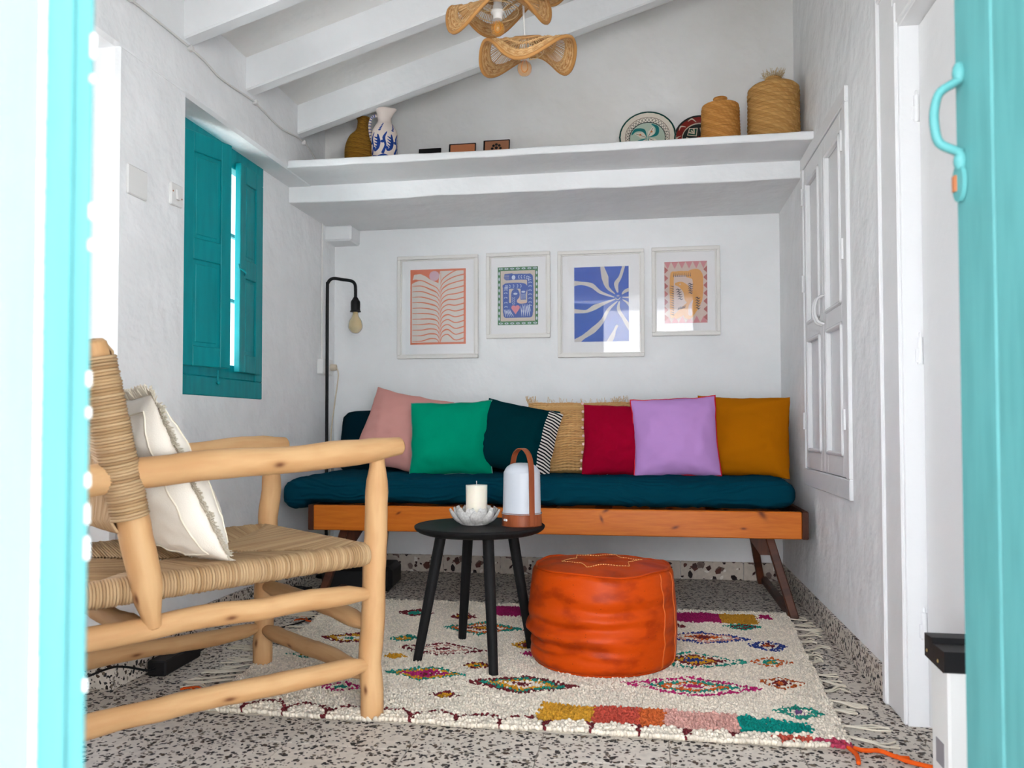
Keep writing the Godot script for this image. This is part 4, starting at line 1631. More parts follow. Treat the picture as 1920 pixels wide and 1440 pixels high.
func build_rug() -> void:
	rug_ns = noise(404, 1.0, 2)
	motifs = rug_motifs()
	var t := thing("berber_rug", "shaggy cream wool rug with colourful lozenges under the table and pouf", "rug", Vector3(-0.36, 0, -2.77))
	var off := Vector3(0.36, 0, 2.77)
	var zf := -2.07
	var zb := -3.47
	# woven ground
	var g := MB.new()
	var rows := []
	var cols := []
	for i in 41:
		var z := lerpf(zb, zf, i / 40.0)
		var row := PackedVector3Array()
		var cr := PackedColorArray()
		for j in 51:
			var x := lerpf(rug_x(z, -1), rug_x(z, 1), j / 50.0)
			var e := minf(minf(i, 40 - i), minf(j, 50 - j))
			row.append(Vector3(x, 0.002 if e == 0 else 0.011 + 0.003 * rug_ns.get_noise_2d(x * 2, z * 2), z) + off)
			cr.append(CREAM)
		rows.append(row)
		cols.append(cr)
	g.grid(rows, 1, 1, false, true, cols)
	part("woven_ground", g, K.wool, t)
	# pile: short leaning tufts
	var tuft := MB.new()
	var rr := []
	for p in [[0.0042, 0.0], [0.0047, 0.006], [0.0036, 0.0105], [0.0, 0.0125]]:
		var row := PackedVector3Array()
		for j in 6:
			var a := TAU * (j % 5) / 5
			row.append(Vector3(cos(a) * p[0], p[1], -sin(a) * p[0]))
		rr.append(row)
	tuft.grid(rr, 1, 1, true)
	var gr := RandomNumberGenerator.new()
	gr.seed = 9
	var st := 0.0062
	var tf := []
	var tc := PackedColorArray()
	var z := zf - 0.002
	while z > zb:
		var xa := rug_x(z, -1)
		var xb := rug_x(z, 1)
		var x := xa
		while x < xb:
			var px := x + gr.randf_range(-0.5, 0.5) * st
			var pz := z + gr.randf_range(-0.5, 0.5) * st
			var edge := minf(zf - pz, minf(px - xa, xb - px))
			var c := rug_color(px, pz)
			var k := gr.randf_range(0.82, 1.12)
			var b := Basis(Vector3.UP, gr.randf() * TAU)
			var lean := Vector3(gr.randf_range(-0.5, 0.5) + 0.25 * rug_ns.get_noise_2d(px * 7, pz * 7), 1, gr.randf_range(-0.5, 0.5) + 0.35).normalized()
			if zf - pz < 0.012: lean = Vector3(lean.x, 0.7, 0.7).normalized()
			b = Basis(Vector3.UP.cross(lean).normalized(), Vector3.UP.angle_to(lean)) * b
			var thick := 1.0
			if pz > -2.125 and c == CREAM: thick = 1.18
			b = b.scaled_local(Vector3(1.05, gr.randf_range(0.8, 1.2), 1.05) * thick)
			tf.append(Transform3D(b, Vector3(px, 0.008 + 0.003 * rug_ns.get_noise_2d(px * 2, pz * 2) + 0.004 * rug_ns.get_noise_2d(px * 9, pz * 9), pz) + off))
			var q := c * k
			q.a = 1
			tc.append(q)
			x += st
		z -= st
	var mm := MultiMesh.new()
	mm.transform_format = MultiMesh.TRANSFORM_3D
	mm.use_colors = true
	mm.mesh = tuft.mesh()
	mm.instance_count = tf.size()
	for i in tf.size():
		mm.set_instance_transform(i, tf[i])
		mm.set_instance_color(i, tc[i])
	var mi := MultiMeshInstance3D.new()
	mi.multimesh = mm
	mi.material_override = K.wool
	mi.name = "pile"
	mi.set_meta("kind", "stuff")
	t.add_child(mi)
	# fringes at both ends
	for side in [-1, 1]:
		var n := 26 if side < 0 else 15
		for k in n:
			var zz := lerpf(zf - 0.02, zb + 0.03, (k + gr.randf_range(-0.3, 0.3) + 0.5) / n)
			var xx := rug_x(zz, side)
			var L := gr.randf_range(0.06, 0.15) * (1.25 if side < 0 else 0.85)
			var skew := gr.randf_range(-0.09, 0.07)
			var b := MB.new()
			for q in 3:
				var dz := gr.randf_range(-0.03, 0.03) + skew
				var p := smooth_path([Vector3(xx - side * 0.01, 0.010, zz), Vector3(xx + side * L * 0.35, 0.007, zz + dz * 0.3 + q * 0.002), Vector3(xx + side * L * 0.7, 0.005, zz + dz * 0.9 + gr.randf_range(-0.012, 0.012)), Vector3(xx + side * L, 0.0035, zz + dz * 0.8 + gr.randf_range(-0.02, 0.02))], 4)
				for i in p.size(): p[i] += off
				b.tube(p, 0.0026, 5)
			part("fringe_strand", b, K.orange_yarn if side < 0 and gr.randf() < 0.1 else K.fringe, t)
	# orange tassel at the near right corner
	var b := MB.new()
	for q in [[[0.47, -2.085], [0.505, -2.06], [0.545, -2.062], [0.575, -2.03], [0.60, -2.025]], [[0.475, -2.08], [0.485, -2.03], [0.478, -1.98]], [[0.575, -2.035], [0.59, -2.01], [0.63, -1.985], [0.65, -1.975]]]:
		var p := []
		for s in q: p.append(Vector3(s[0], 0.009, s[1]) + off)
		b.tube(smooth_path(p, 5), 0.0055, 7)
	part("corner_tassel", b, K.orange_yarn, t, "orange yarn tassel at the near right corner")
# ------------------------------------------------------------------ armchair: local x across (near to far), z to the back
func rush(g: MB, P: Array, rr: float, nrm: Vector3, sd: int, step: float = 0.0066, belly: float = -0.008) -> void:
	# cords wrapped over four rails P0-P1-P2-P3 and run inwards to the diagonals
	var gr := RandomNumberGenerator.new()
	gr.seed = sd
	var ce: Vector3 = (P[0] + P[1] + P[2] + P[3]) / 4
	var ns := noise(sd, 3.0, 2)
	for s in 4:
		var a: Vector3 = P[s]
		var b: Vector3 = P[(s + 1) % 4]
		var d: Vector3 = P[(s + 2) % 4]
		var c: Vector3 = P[(s + 3) % 4]
		var L := a.distance_to(b)
		var depth := ((c + d) / 2).distance_to((a + b) / 2)
		var n := int(L / step)
		for k in n:
			var t := (k + 0.5) / n
			var p := a.lerp(b, t)
			var q := c.lerp(d, t)
			var inw := (q - p).normalized()
			inw = (inw - nrm * inw.dot(nrm)).normalized()
			var reach := minf(minf(t * L, (1 - t) * L), depth * 0.5)
			var path := PackedVector3Array()
			var jit := gr.randf_range(-0.0012, 0.0012)
			for h in 7:
				var an := -PI * 0.62 + PI * 1.12 * h / 6.0
				# from below, round the outside, to the top
				path.append(p - inw * cos(an) * (rr + jit) + nrm * sin(an) * (rr + jit))
			for h in 3:
				var e := (h + 1) / 3.0
				path.append(p + inw * maxf(reach, rr * 0.6) * e + nrm * (rr * (1 - 0.55 * e) + belly * e * reach / (depth * 0.5) + 0.0015 * ns.get_noise_2d(t * 9, e * 4)))
			var tone := gr.randf()
			var band := 0.5 + 0.5 * ns.get_noise_1d(t * L * 12.0 + s * 9)
			g.col = Color(0.50, 0.32, 0.16).lerp(Color(0.26, 0.14, 0.06), band * 0.85).lerp(Color(0.66, 0.47, 0.27), tone * 0.55)
			g.tube(path, step * 0.56, 5, false, false)

func build_armchair() -> void:
	var A := Vector3(-0.7205, 0, -2.0904)
	var ux := Vector3(-0.78648, 0, -0.61762)
	var vz := Vector3(-0.61762, 0, 0.78648)
	var t := thing("armchair", "peeled branch armchair with woven rush seat in the left foreground", "armchair")
	# local x = ux, y = up, z = ux x up (towards the front); d counts to the back
	t.transform = Transform3D(Basis(ux, Vector3.UP, ux.cross(Vector3.UP)), A)
	var sgn := signf(ux.cross(Vector3.UP).dot(vz))
	var P := func(w: float, y: float, d: float) -> Vector3: return Vector3(w, y, d * sgn)
	var W := 0.641
	var rug := 0.019
	# posts
	part("front_post", log_shape(P.call(0.0, rug, 0.0), P.call(0.012, 0.70, -0.022), 0.031, 1.0, 0.62, 1), K.pale_wood, t)
	part("front_post", log_shape(P.call(W, rug, 0.0), P.call(W - 0.01, 0.70, -0.02), 0.031, 1.0, 0.62, 2), K.pale_wood, t)
	part("rear_post", log_shape(P.call(0.0, 0.002, 0.80), P.call(0.0, 0.655, 0.83), 0.031, 1.0, 0.62, 3), K.pale_wood, t)
	part("rear_post", log_shape(P.call(W - 0.04, 0.002, 0.70), P.call(W - 0.04, 0.655, 0.70), 0.031, 1.0, 0.62, 4), K.pale_wood, t)
	# arms
	part("armrest", log_shape(P.call(-0.004, 0.722, -0.085), P.call(-0.02, 0.655, 0.88), 0.034, 0.72, 0.8, 5, Vector3(0, 0.004, 0)), K.pale_wood, t)
	part("armrest", log_shape(P.call(W, 0.72, -0.075), P.call(W - 0.04, 0.66, 0.74), 0.032, 0.8, 0.8, 6, Vector3(0, 0.006, 0)), K.pale_wood, t)
	# stretchers
	part("side_stretcher", log_shape(P.call(0.0, 0.337, 0.0), P.call(0.0, 0.330, 0.81), 0.027, 0.55, 0.55, 7, Vector3(0, 0.01, 0)), K.pale_wood, t)
	part("side_stretcher", log_shape(P.call(0.0, 0.150, 0.0), P.call(0.0, 0.152, 0.81), 0.026, 0.55, 0.55, 8, Vector3(0, 0.004, 0)), K.pale_wood, t)
	part("side_stretcher", log_shape(P.call(W, 0.30, 0.0), P.call(W - 0.04, 0.30, 0.70), 0.024, 0.55, 0.55, 9), K.pale_wood, t)
	part("side_stretcher", log_shape(P.call(W, 0.13, 0.0), P.call(W - 0.04, 0.13, 0.70), 0.024, 0.55, 0.55, 10), K.pale_wood, t)
	part("front_stretcher", log_shape(P.call(0.0, 0.245, 0.0), P.call(W, 0.262, 0.0), 0.024, 0.55, 0.6, 11, Vector3(0, 0.012, 0)), K.pale_wood, t)
	part("front_stretcher", log_shape(P.call(0.0, 0.112, 0.0), P.call(W, 0.122, 0.0), 0.024, 0.55, 0.6, 12, Vector3(0, 0.01, 0)), K.pale_wood, t)
	part("rear_stretcher", log_shape(P.call(0.0, 0.335, 0.585), P.call(W - 0.05, 0.33, 0.60), 0.024, 0.7, 0.7, 13), K.pale_wood, t)
	# raked back uprights
	part("back_upright", log_shape(P.call(-0.016, 0.345, 0.567), P.call(-0.02, 0.955, 0.70), 0.033, 0.55, 0.85, 14), K.pale_wood, t)
	part("back_upright", log_shape(P.call(W - 0.07, 0.345, 0.567), P.call(W - 0.07, 0.955, 0.70), 0.033, 0.55, 0.85, 15), K.pale_wood, t)
	# rush seat over its four rails
	var g := MB.new()
	var y := 0.432
	rush(g, [P.call(0.012, y + 0.006, 0.012), P.call(W - 0.02, y + 0.006, 0.012), P.call(W - 0.05, y - 0.005, 0.70), P.call(0.012, y - 0.010, 0.75)], 0.027, Vector3.UP, 21)
	part("rush_seat", g, K.straw_cord, t, "woven rush seat").set_meta("kind", "stuff")
	# rush back between the uprights
	g = MB.new()
	var d0 := 0.567 + 0.245 * 0.218
	var d1 := 0.567 + 0.58 * 0.218
	var nb := Vector3(0, -0.21 * 1.0, 0.0)
	var nrm: Vector3 = Vector3(0, 0.21, -0.98 * sgn).normalized() * -1.0
	rush(g, [P.call(-0.018, 0.585, d0), P.call(W - 0.07, 0.585, d0), P.call(W - 0.07, 0.925, d1), P.call(-0.02, 0.925, d1)], 0.037, nrm, 22, 0.0066, -0.012)
	part("rush_back", g, K.straw_cord, t, "woven rush backrest").set_meta("kind", "stuff")

	# cream cushion leaning on the back
	var c := thing("cream_cushion", "cream canvas cushion with fringed edges on the rush armchair", "cushion")
	var up := (P.call(0.0, 0.855, 0.628) - P.call(0.0, 0.462, 0.44) as Vector3).normalized()
	var xa := Vector3.RIGHT
	xa = Vector3(cos(0.05), 0, sin(0.05) * sgn).normalized()
	up = (up - xa * up.dot(xa)).normalized()
	var fr := xa.cross(up).normalized()
	var loc: Transform3D = Transform3D(Basis(xa, up, fr), P.call(0.27, 0.655, 0.478))
	c.transform = t.transform * loc
	var w := 0.46
	var h := 0.44
	part("cover", pillow_shape(w, h, 0.17, 61), K.cream, c)
	# fringe: a frayed strip and short threads all round
	var f := MB.new()
	var o := outline(w * 0.99, h * 0.99, 0.17, 61, 90)
	var gr := RandomNumberGenerator.new()
	gr.seed = 4
	for k in o.size() + 1:
		var q := o[k % o.size()]
		var side: int = (k % o.size()) / 90
		var t2 := float((k % o.size()) % 90) / 90.0 * 2 - 1
		var dirs := [Vector3(0, -1, 0), Vector3(1, 0, 0), Vector3(0, 1, 0), Vector3(-1, 0, 0)]
		var out: Vector3 = dirs[side]
		if t2 > 0.93: out = (out + dirs[(side + 1) % 4]).normalized()
		if t2 < -0.93: out = (out + dirs[(side + 3) % 4]).normalized()
		var wav := Vector3(0, 0, 0.002 * sin(k * 0.55) + 0.001 * sin(k * 1.3))
		for n in 7:
			var tip := out * gr.randf_range(0.018, 0.027) + Vector3(gr.randf_range(-0.3, 0.3), gr.randf_range(-0.3, 0.3), gr.randf_range(-0.3, 0.3)) * 0.018 + wav
			f.tube(pth([q - out * 0.002, q + tip * 0.6, q + tip]), 0.0014, 4)
	part("fringe", f, K.fringe, c).set_meta("kind", "stuff")
	# stitched border line
	var s := MB.new()
	var ns := noise(61, 0.9, 3)
	for side in [1.0, -1.0]:
		var p := PackedVector3Array()
		for q in 4:
			for k in 24:
				var a := (k / 24.0 * 2 - 1) * 0.86
				var e := 0.86
				p.append(pillow_point([a, e, -a, -e][q], [-e, a, e, -a][q], side, w, h, 0.17, ns) + Vector3(0, 0, side * 0.001))
		s.tube(p, 0.0022, 5, true)
	part("seam", s, K.fringe, c)
# ------------------------------------------------------------------ side table and what stands on it
const TC := Vector3(-0.545, 0, -2.665)

func build_table() -> void:
	var t := thing("side_table", "round black side table on four splayed legs", "table", TC)
	var g := MB.new()
	g.lathe(spath2([Vector2(0, 0.424), Vector2(0.16, 0.424), Vector2(0.196, 0.429), Vector2(0.212, 0.438), Vector2(0.217, 0.446), Vector2(0.214, 0.4515), Vector2(0.19, 0.4525), Vector2(0, 0.4525)], 3), 56, Vector3.ZERO, Basis.IDENTITY, 1.4, 0.5)
	part("table_top", g, K.black_wood, t)
	var feet := [Vector2(-0.462, -2.470), Vector2(-0.735, -2.578), Vector2(-0.652, -2.872), Vector2(-0.392, -2.800)]
	for f in feet:
		var d := Vector3(f.x - TC.x, 0, f.y - TC.z)
		g = MB.new()
		var top := d * 0.62 + Vector3.UP * 0.428
		var bot := d + Vector3.UP * 0.016
		g.tube(pth([top, top.lerp(bot, 0.3), top.lerp(bot, 0.7), bot]), PackedFloat32Array([0.0185, 0.018, 0.0165, 0.0145]), 14)
		part("leg", g, K.black_wood, t)

	# lotus candle holder
	var H := Vector3(-0.563, 0.4525, -2.665)
	var l := thing("lotus_holder", "grey white stone lotus bowl candle holder on the black table", "candle holder", H)
	g = MB.new()
	g.lathe(spath2([Vector2(0, 0.0), Vector2(0.042, 0.0), Vector2(0.048, 0.006), Vector2(0.06, 0.02), Vector2(0.062, 0.026), Vector2(0.05, 0.022), Vector2(0, 0.020)], 3), 30)
	part("bowl", g, K.stone, l)
	var petal := petal_mesh()
	for ring in [[10, 0.056, 42.0, 1.05, 0.0], [10, 0.052, 58.0, 1.05, 0.5]]:
		for k in ring[0]:
			var a: float = TAU * (k + ring[4]) / ring[0]
			var o := part("petal", petal, K.stone, l)
			o.transform = Transform3D(Basis(Vector3.UP, a) * Basis(Vector3.BACK, deg_to_rad(ring[2])).scaled(Vector3.ONE * ring[3]), Vector3(cos(a), 0, -sin(a)) * (ring[1] * 0.86) + Vector3.UP * 0.004)
	# pillar candle
	var c := thing("pillar_candle", "cream pillar candle in the lotus holder", "candle", H + Vector3(0.007, 0.022, 0))
	g = MB.new()
	g.lathe(spath2([Vector2(0, 0), Vector2(0.034, 0), Vector2(0.035, 0.003), Vector2(0.036, 0.101), Vector2(0.0355, 0.1045), Vector2(0.032, 0.1042), Vector2(0.014, 0.1), Vector2(0, 0.0995)], 3), 36)
	part("wax", g, K.wax, c)
	g = MB.new()
	g.tube(pth([Vector3(0, 0.098, 0), Vector3(0.0005, 0.112, 0), Vector3(0, 0.1225, 0.0005)]), 0.0014, 6)
	part("wick", g, K.white_trim, c)

	# portable lantern
	var L := Vector3(-0.403, 0.4525, -2.665)
	var n := thing("table_lantern", "frosted table lantern with a brown wooden base and strap handle", "lantern", L)
	g = MB.new()
	g.lathe(spath2([Vector2(0, 0.0), Vector2(0.062, 0.0), Vector2(0.0655, 0.002), Vector2(0.0660, 0.006), Vector2(0.0645, 0.040), Vector2(0.062, 0.0425), Vector2(0, 0.0425)], 4), 44, Vector3.ZERO, Basis.IDENTITY, 0.4, 0.2)
	part("base", g, K.sapele, n)
	g = MB.new()
	g.lathe(spath2([Vector2(0.0, 0.042), Vector2(0.0625, 0.042), Vector2(0.0628, 0.05), Vector2(0.0610, 0.16), Vector2(0.058, 0.178), Vector2(0.048, 0.194), Vector2(0.030, 0.2035), Vector2(0.012, 0.2055), Vector2(0, 0.2055)], 4), 44)
	part("shade", g, K.frosted, n)
	# strap handle: up the front right, over the top, down the back left
	var e := Vector3(0.62, 0, 0.78).normalized()
	var pts := []
	for q in [[0.0672, 0.004], [0.0662, 0.05], [0.0645, 0.12], [0.0635, 0.17], [0.060, 0.20], [0.046, 0.232], [0.022, 0.249], [0.0, 0.253]]:
		pts.append(e * q[0] + Vector3.UP * q[1])
	for k in range(6, -1, -1):
		var q: Vector3 = pts[k]
		pts.append(Vector3(-q.x, q.y, -q.z))
	g = MB.new()
	var side := Vector3(e.z, 0, -e.x)
	ribbon(g, smooth_path(pts, 4), side, 0.0095, 0.0016)
	part("handle", g, K.sapele, n)
	g = MB.new()
	g.box(Vector3(-0.047, 0.021, 0.047), Vector3(0.018, 0.0075, 0.005), 0.002, Basis(Vector3.UP, -0.75))
	part("switch", g, K.white_plastic, n)

func ribbon(g: MB, path: PackedVector3Array, side: Vector3, hw: float, ht: float) -> void:
	var rows := []
	var m := path.size()
	for i in m:
		var t := (path[mini(i + 1, m - 1)] - path[maxi(i - 1, 0)]).normalized()
		var nn := side.cross(t).normalized()
		var c := [side * hw + nn * ht, -side * hw + nn * ht, -side * hw - nn * ht, side * hw - nn * ht]
		var row := PackedVector3Array()
		for k in 5: row.append(path[i] + c[k % 4])
		rows.append(row)
	# each of the four faces with its own hard edge
	for k in 4:
		var rr := []
		for r in rows:
			rr.append(PackedVector3Array([r[k], r[k + 1]]))
		g.grid(rr, hw * 2, 0.4, false, true)

func petal_mesh() -> ArrayMesh:
	# a cupped petal growing along +x from its root, with thickness
	var g := MB.new()
	for side in [1.0, -1.0]:
		var rows := []
		for i in 8:
			var t := i / 7.0
			var hw := 0.021 * pow(sin(PI * clampf(t * 0.80 + 0.14, 0, 1)), 0.6)
			var row := PackedVector3Array()
			for j in 7:
				var s := j / 6.0 * 2 - 1
				var cup := 0.006 * s * s - 0.004 * sin(PI * t) + 0.006 * t * t
				row.append(Vector3(t * 0.056, cup + side * 0.0018 * (1 - s * s) * sin(PI * minf(t + 0.1, 1.0)), s * hw))
			rows.append(row)
		g.grid(rows, 1, 1, false, side < 0)
	return g.mesh()

# ------------------------------------------------------------------ leather pouf
func build_pouf() -> void:
	var C := Vector3(-0.142, 0.016, -2.71)
	var t := thing("leather_pouf", "round orange brown leather pouf on the rug", "pouf", C)
	var R := 0.243
	var H := 0.305
	var n1 := noise(501, 1.0, 3)
	var n2 := noise(502, 1.0, 2)
	var shape := func(a: float, s: float) -> Vector3:
		# a: angle, s: 0 foot .. 1 upper seam
		var c := Vector2(cos(a), sin(a))
		var r := R * (0.955 + 0.05 * sin(PI * pow(s, 0.8)) - 0.012 * s)
		# the hide slumps in a few broad, shallow horizontal folds
		var fold := 0.0
		for f in [[0.27, 2.2, 0.017, 0.045, 3.6, 1.1], [0.47, 1.5, 0.010, 0.05, 4.3, 0.9], [0.66, 2.6, 0.008, 0.06, 4.9, 0.8], [0.17, 0.8, 0.010, 0.04, 3.9, 0.6]]:
			var sc: float = f[0] + 0.05 * n1.get_noise_2d(c.x * 0.8 + f[1] * 5, c.y * 0.8)
			var da := wrapf(a - f[4], -PI, PI)
			var amp: float = f[2] * exp(-da * da / (f[5] * f[5]))
			fold -= amp * exp(-pow((s - sc) / f[3], 2.0))
			fold += amp * 0.5 * exp(-pow((s - sc - f[3] * 2.0) / (f[3] * 1.4), 2.0))
		r += fold * 1.35 + 0.004 * n1.get_noise_3d(c.x * 1.1, c.y * 1.1, s * 1.6) + 0.0007 * n2.get_noise_3d(c.x * 7, c.y * 7, s * 9)
		var y := H * s + 0.008 * s * n1.get_noise_2d(c.x * 0.8 + 30, c.y * 1.1)
		if s < 0.08: r -= 0.02 * pow(1 - s / 0.08, 2.0)
		if s > 0.95: r -= 0.012 * pow((s - 0.95) / 0.05, 2.0)
		return Vector3(c.x * r, y, -c.y * r)
	var g := MB.new()
	var rows := []
	var m := 150
	for i in 61:
		var s := i / 60.0
		var row := PackedVector3Array()
		for j in m + 1:
			row.append(shape.call(TAU * (j % m) / m, s))
		rows.append(row)
	g.grid(rows, 1, 1, true)
	part("side_panel", g, K.leather, t)
	# top: a disc, slightly domed, dented at the seam
	g = MB.new()
	rows = []
	for i in 27:
		var q := 1.0 - i / 26.0
		var row := PackedVector3Array()
		for j in m + 1:
			var a := TAU * (j % m) / m
			var e: Vector3 = shape.call(a, 1.0)
			var p := Vector3(e.x * q, e.y, e.z * q)
			p.y = lerpf(H + 0.016, e.y, pow(q, 3.0)) + 0.006 * n1.get_noise_2d(p.x * 7, p.z * 7) * (1 - q * q)
			row.append(p)
		rows.append(row)
	g.grid(rows, 1, 1, true)
	part("top_panel", g, K.leather_top, t)
	for s in [1.0, 0.015]:
		g = MB.new()
		var p := PackedVector3Array()
		for j in m:
			var q: Vector3 = shape.call(TAU * j / m, s)
			p.append(q * Vector3(1.006, 1, 1.006) + Vector3(0, 0.001, 0))
		g.tube(p, 0.0042, 6, true)
		part("seam_welt", g, K.leather, t)
	# two upright seams near the right
	for a in [TAU * (-0.098), TAU * (-0.045)]:
		g = MB.new()
		var p := PackedVector3Array()
		for i in 31:
			var s := 0.03 + 0.95 * i / 30.0
			var q: Vector3 = shape.call(a + 0.05 * n1.get_noise_1d(s * 3 + a), s)
			p.append(q * Vector3(1.004, 1, 1.004))
		g.tube(p, 0.0022, 6)
		part("upright_seam", g, K.seam_leather, t)
	# star stitched on the top
	var star := []
	for k in 12:
		var a := TAU * k / 12 + 0.3
		star.append(Vector2(cos(a), sin(a)) * (0.135 if k % 2 else 0.09))
	g = MB.new()
	for k in 12:
		var a: Vector2 = star[k]
		var b: Vector2 = star[(k + 1) % 12]
		var n := 8
		for i in n:
			var p := a.lerp(b, (i + 0.15) / n)
			var q := a.lerp(b, (i + 0.7) / n)
			var h := func(v: Vector2) -> float: return lerpf(H + 0.016, H, pow(v.length() / R, 3.0)) + 0.006 * n1.get_noise_2d(v.x * 7, v.y * 7) * (1 - pow(v.length() / R, 2.0)) + 0.0012
			g.tube(pth([Vector3(p.x, h.call(p), p.y), Vector3(q.x, h.call(q), q.y)]), 0.0014, 5)
	part("star_stitching", g, K.thread, t, "pale dashed star stitching")

# ------------------------------------------------------------------ framed prints
func build_prints() -> void:
	var fr := [
		["white framed print of an orange palm leaf, leftmost of the four pictures", -1.325, -0.876, 1.145, 1.702, [-1.254, -0.946, 1.222, 1.630], 0],
		["small white framed print with green border, blue figures and a pink heart", -0.832, -0.488, 1.247, 1.704, [-0.771, -0.554, 1.318, 1.628], 1],
		["white framed blue print with wavy cream rays and a smiling centre", -0.449, 0.002, 1.139, 1.700, [-0.362, -0.078, 1.221, 1.614], 2],
		["small white framed print of an orange striped animal inside pink triangles", 0.040, 0.385, 1.243, 1.702, [0.105, 0.321, 1.309, 1.627], 3]]
	for f in fr:
		var w: float = f[2] - f[1]
		var h: float = f[4] - f[3]
		var c := Vector3((f[1] + f[2]) / 2, (f[3] + f[4]) / 2, ZB + 0.001)
		var t := thing("framed_print", f[0], "picture", c, 0.0, "framed prints above the daybed")
		var g := MB.new()
		var b := 0.019
		var dz := 0.022
		g.box(Vector3(0, h / 2 - b / 2, dz / 2), Vector3(w, b, dz), 0.0025)
		g.box(Vector3(0, -h / 2 + b / 2, dz / 2), Vector3(w, b, dz), 0.0025)
		g.box(Vector3(-w / 2 + b / 2, 0, dz / 2), Vector3(b, h - b * 2, dz), 0.0025)
		g.box(Vector3(w / 2 - b / 2, 0, dz / 2), Vector3(b, h - b * 2, dz), 0.0025)
		# inner step
		for s in [-1.0, 1.0]:
			g.box(Vector3(0, s * (h / 2 - b - 0.003), dz * 0.32), Vector3(w - b * 2, 0.006, dz * 0.6), 0.001)
			g.box(Vector3(s * (w / 2 - b - 0.003), 0, dz * 0.32), Vector3(0.006, h - b * 2 - 0.012, dz * 0.6), 0.001)
		part("frame", g, K.frame_white, t)
		g = MB.new()
		g.box(Vector3(0, 0, 0.004), Vector3(w - b * 2, h - b * 2, 0.004))
		part("mount", g, K.mount, t)
		g = MB.new()
		var r: Array = f[5]
		var x0: float = r[0] - c.x
		var x1: float = r[1] - c.x
		var y0: float = r[2] - c.y
		var y1: float = r[3] - c.y
		g.face([Vector3(x0, y0, 0.0068), Vector3(x1, y0, 0.0068), Vector3(x1, y1, 0.0068), Vector3(x0, y1, 0.0068)], [Vector2(0, 1), Vector2(1, 1), Vector2(1, 0), Vector2(0, 0)])
		g.face([Vector3(x1, y0, 0.0062), Vector3(x0, y0, 0.0062), Vector3(x0, y1, 0.0062), Vector3(x1, y1, 0.0062)], [Vector2(0, 1), Vector2(1, 1), Vector2(1, 0), Vector2(0, 0)])
		part("print", g, K["print_%d" % f[6]], t)
		g = MB.new()
		g.box(Vector3(0, 0, 0.0125), Vector3(w - b * 2, h - b * 2, 0.002))
		part("glass", g, K.glazing, t)
# ------------------------------------------------------------------ things on the long shelf (top at y 1.972)
func coiled(g: MB, prof: Array, pitch: float, sides: int, us: float) -> void:
	# a lathed basket whose wall is a stack of coils; prof is (radius, height) points
	var p := spath2(prof, 10)
	var total := 0.0
	for i in p.size() - 1: total += p[i].distance_to(p[i + 1])
	var n := int(total / pitch)
	var out := PackedVector2Array()
	var acc := 0.0
	var k := 0
	var per := 8
	for i in n * per + 1:
		var s := total * i / (n * per)
		while k < p.size() - 2 and acc + p[k].distance_to(p[k + 1]) < s:
			acc += p[k].distance_to(p[k + 1])
			k += 1
		var d := (p[k + 1] - p[k]).normalized()
		var q := p[k] + d * (s - acc)
		var nn := Vector2(d.y, -d.x)
		var b := absf(sin(PI * i / per))
		q += nn * (pitch * 0.52 * b - pitch * 0.3)
		out.append(Vector2(maxf(q.x, 0.0), q.y))
	var b0 := g.uv.size()
	g.lathe(out, sides, Vector3.ZERO, Basis.IDENTITY, us, n)
	for i in range(b0, g.uv.size()): g.uv[i].x += g.uv[i].y * 0.37

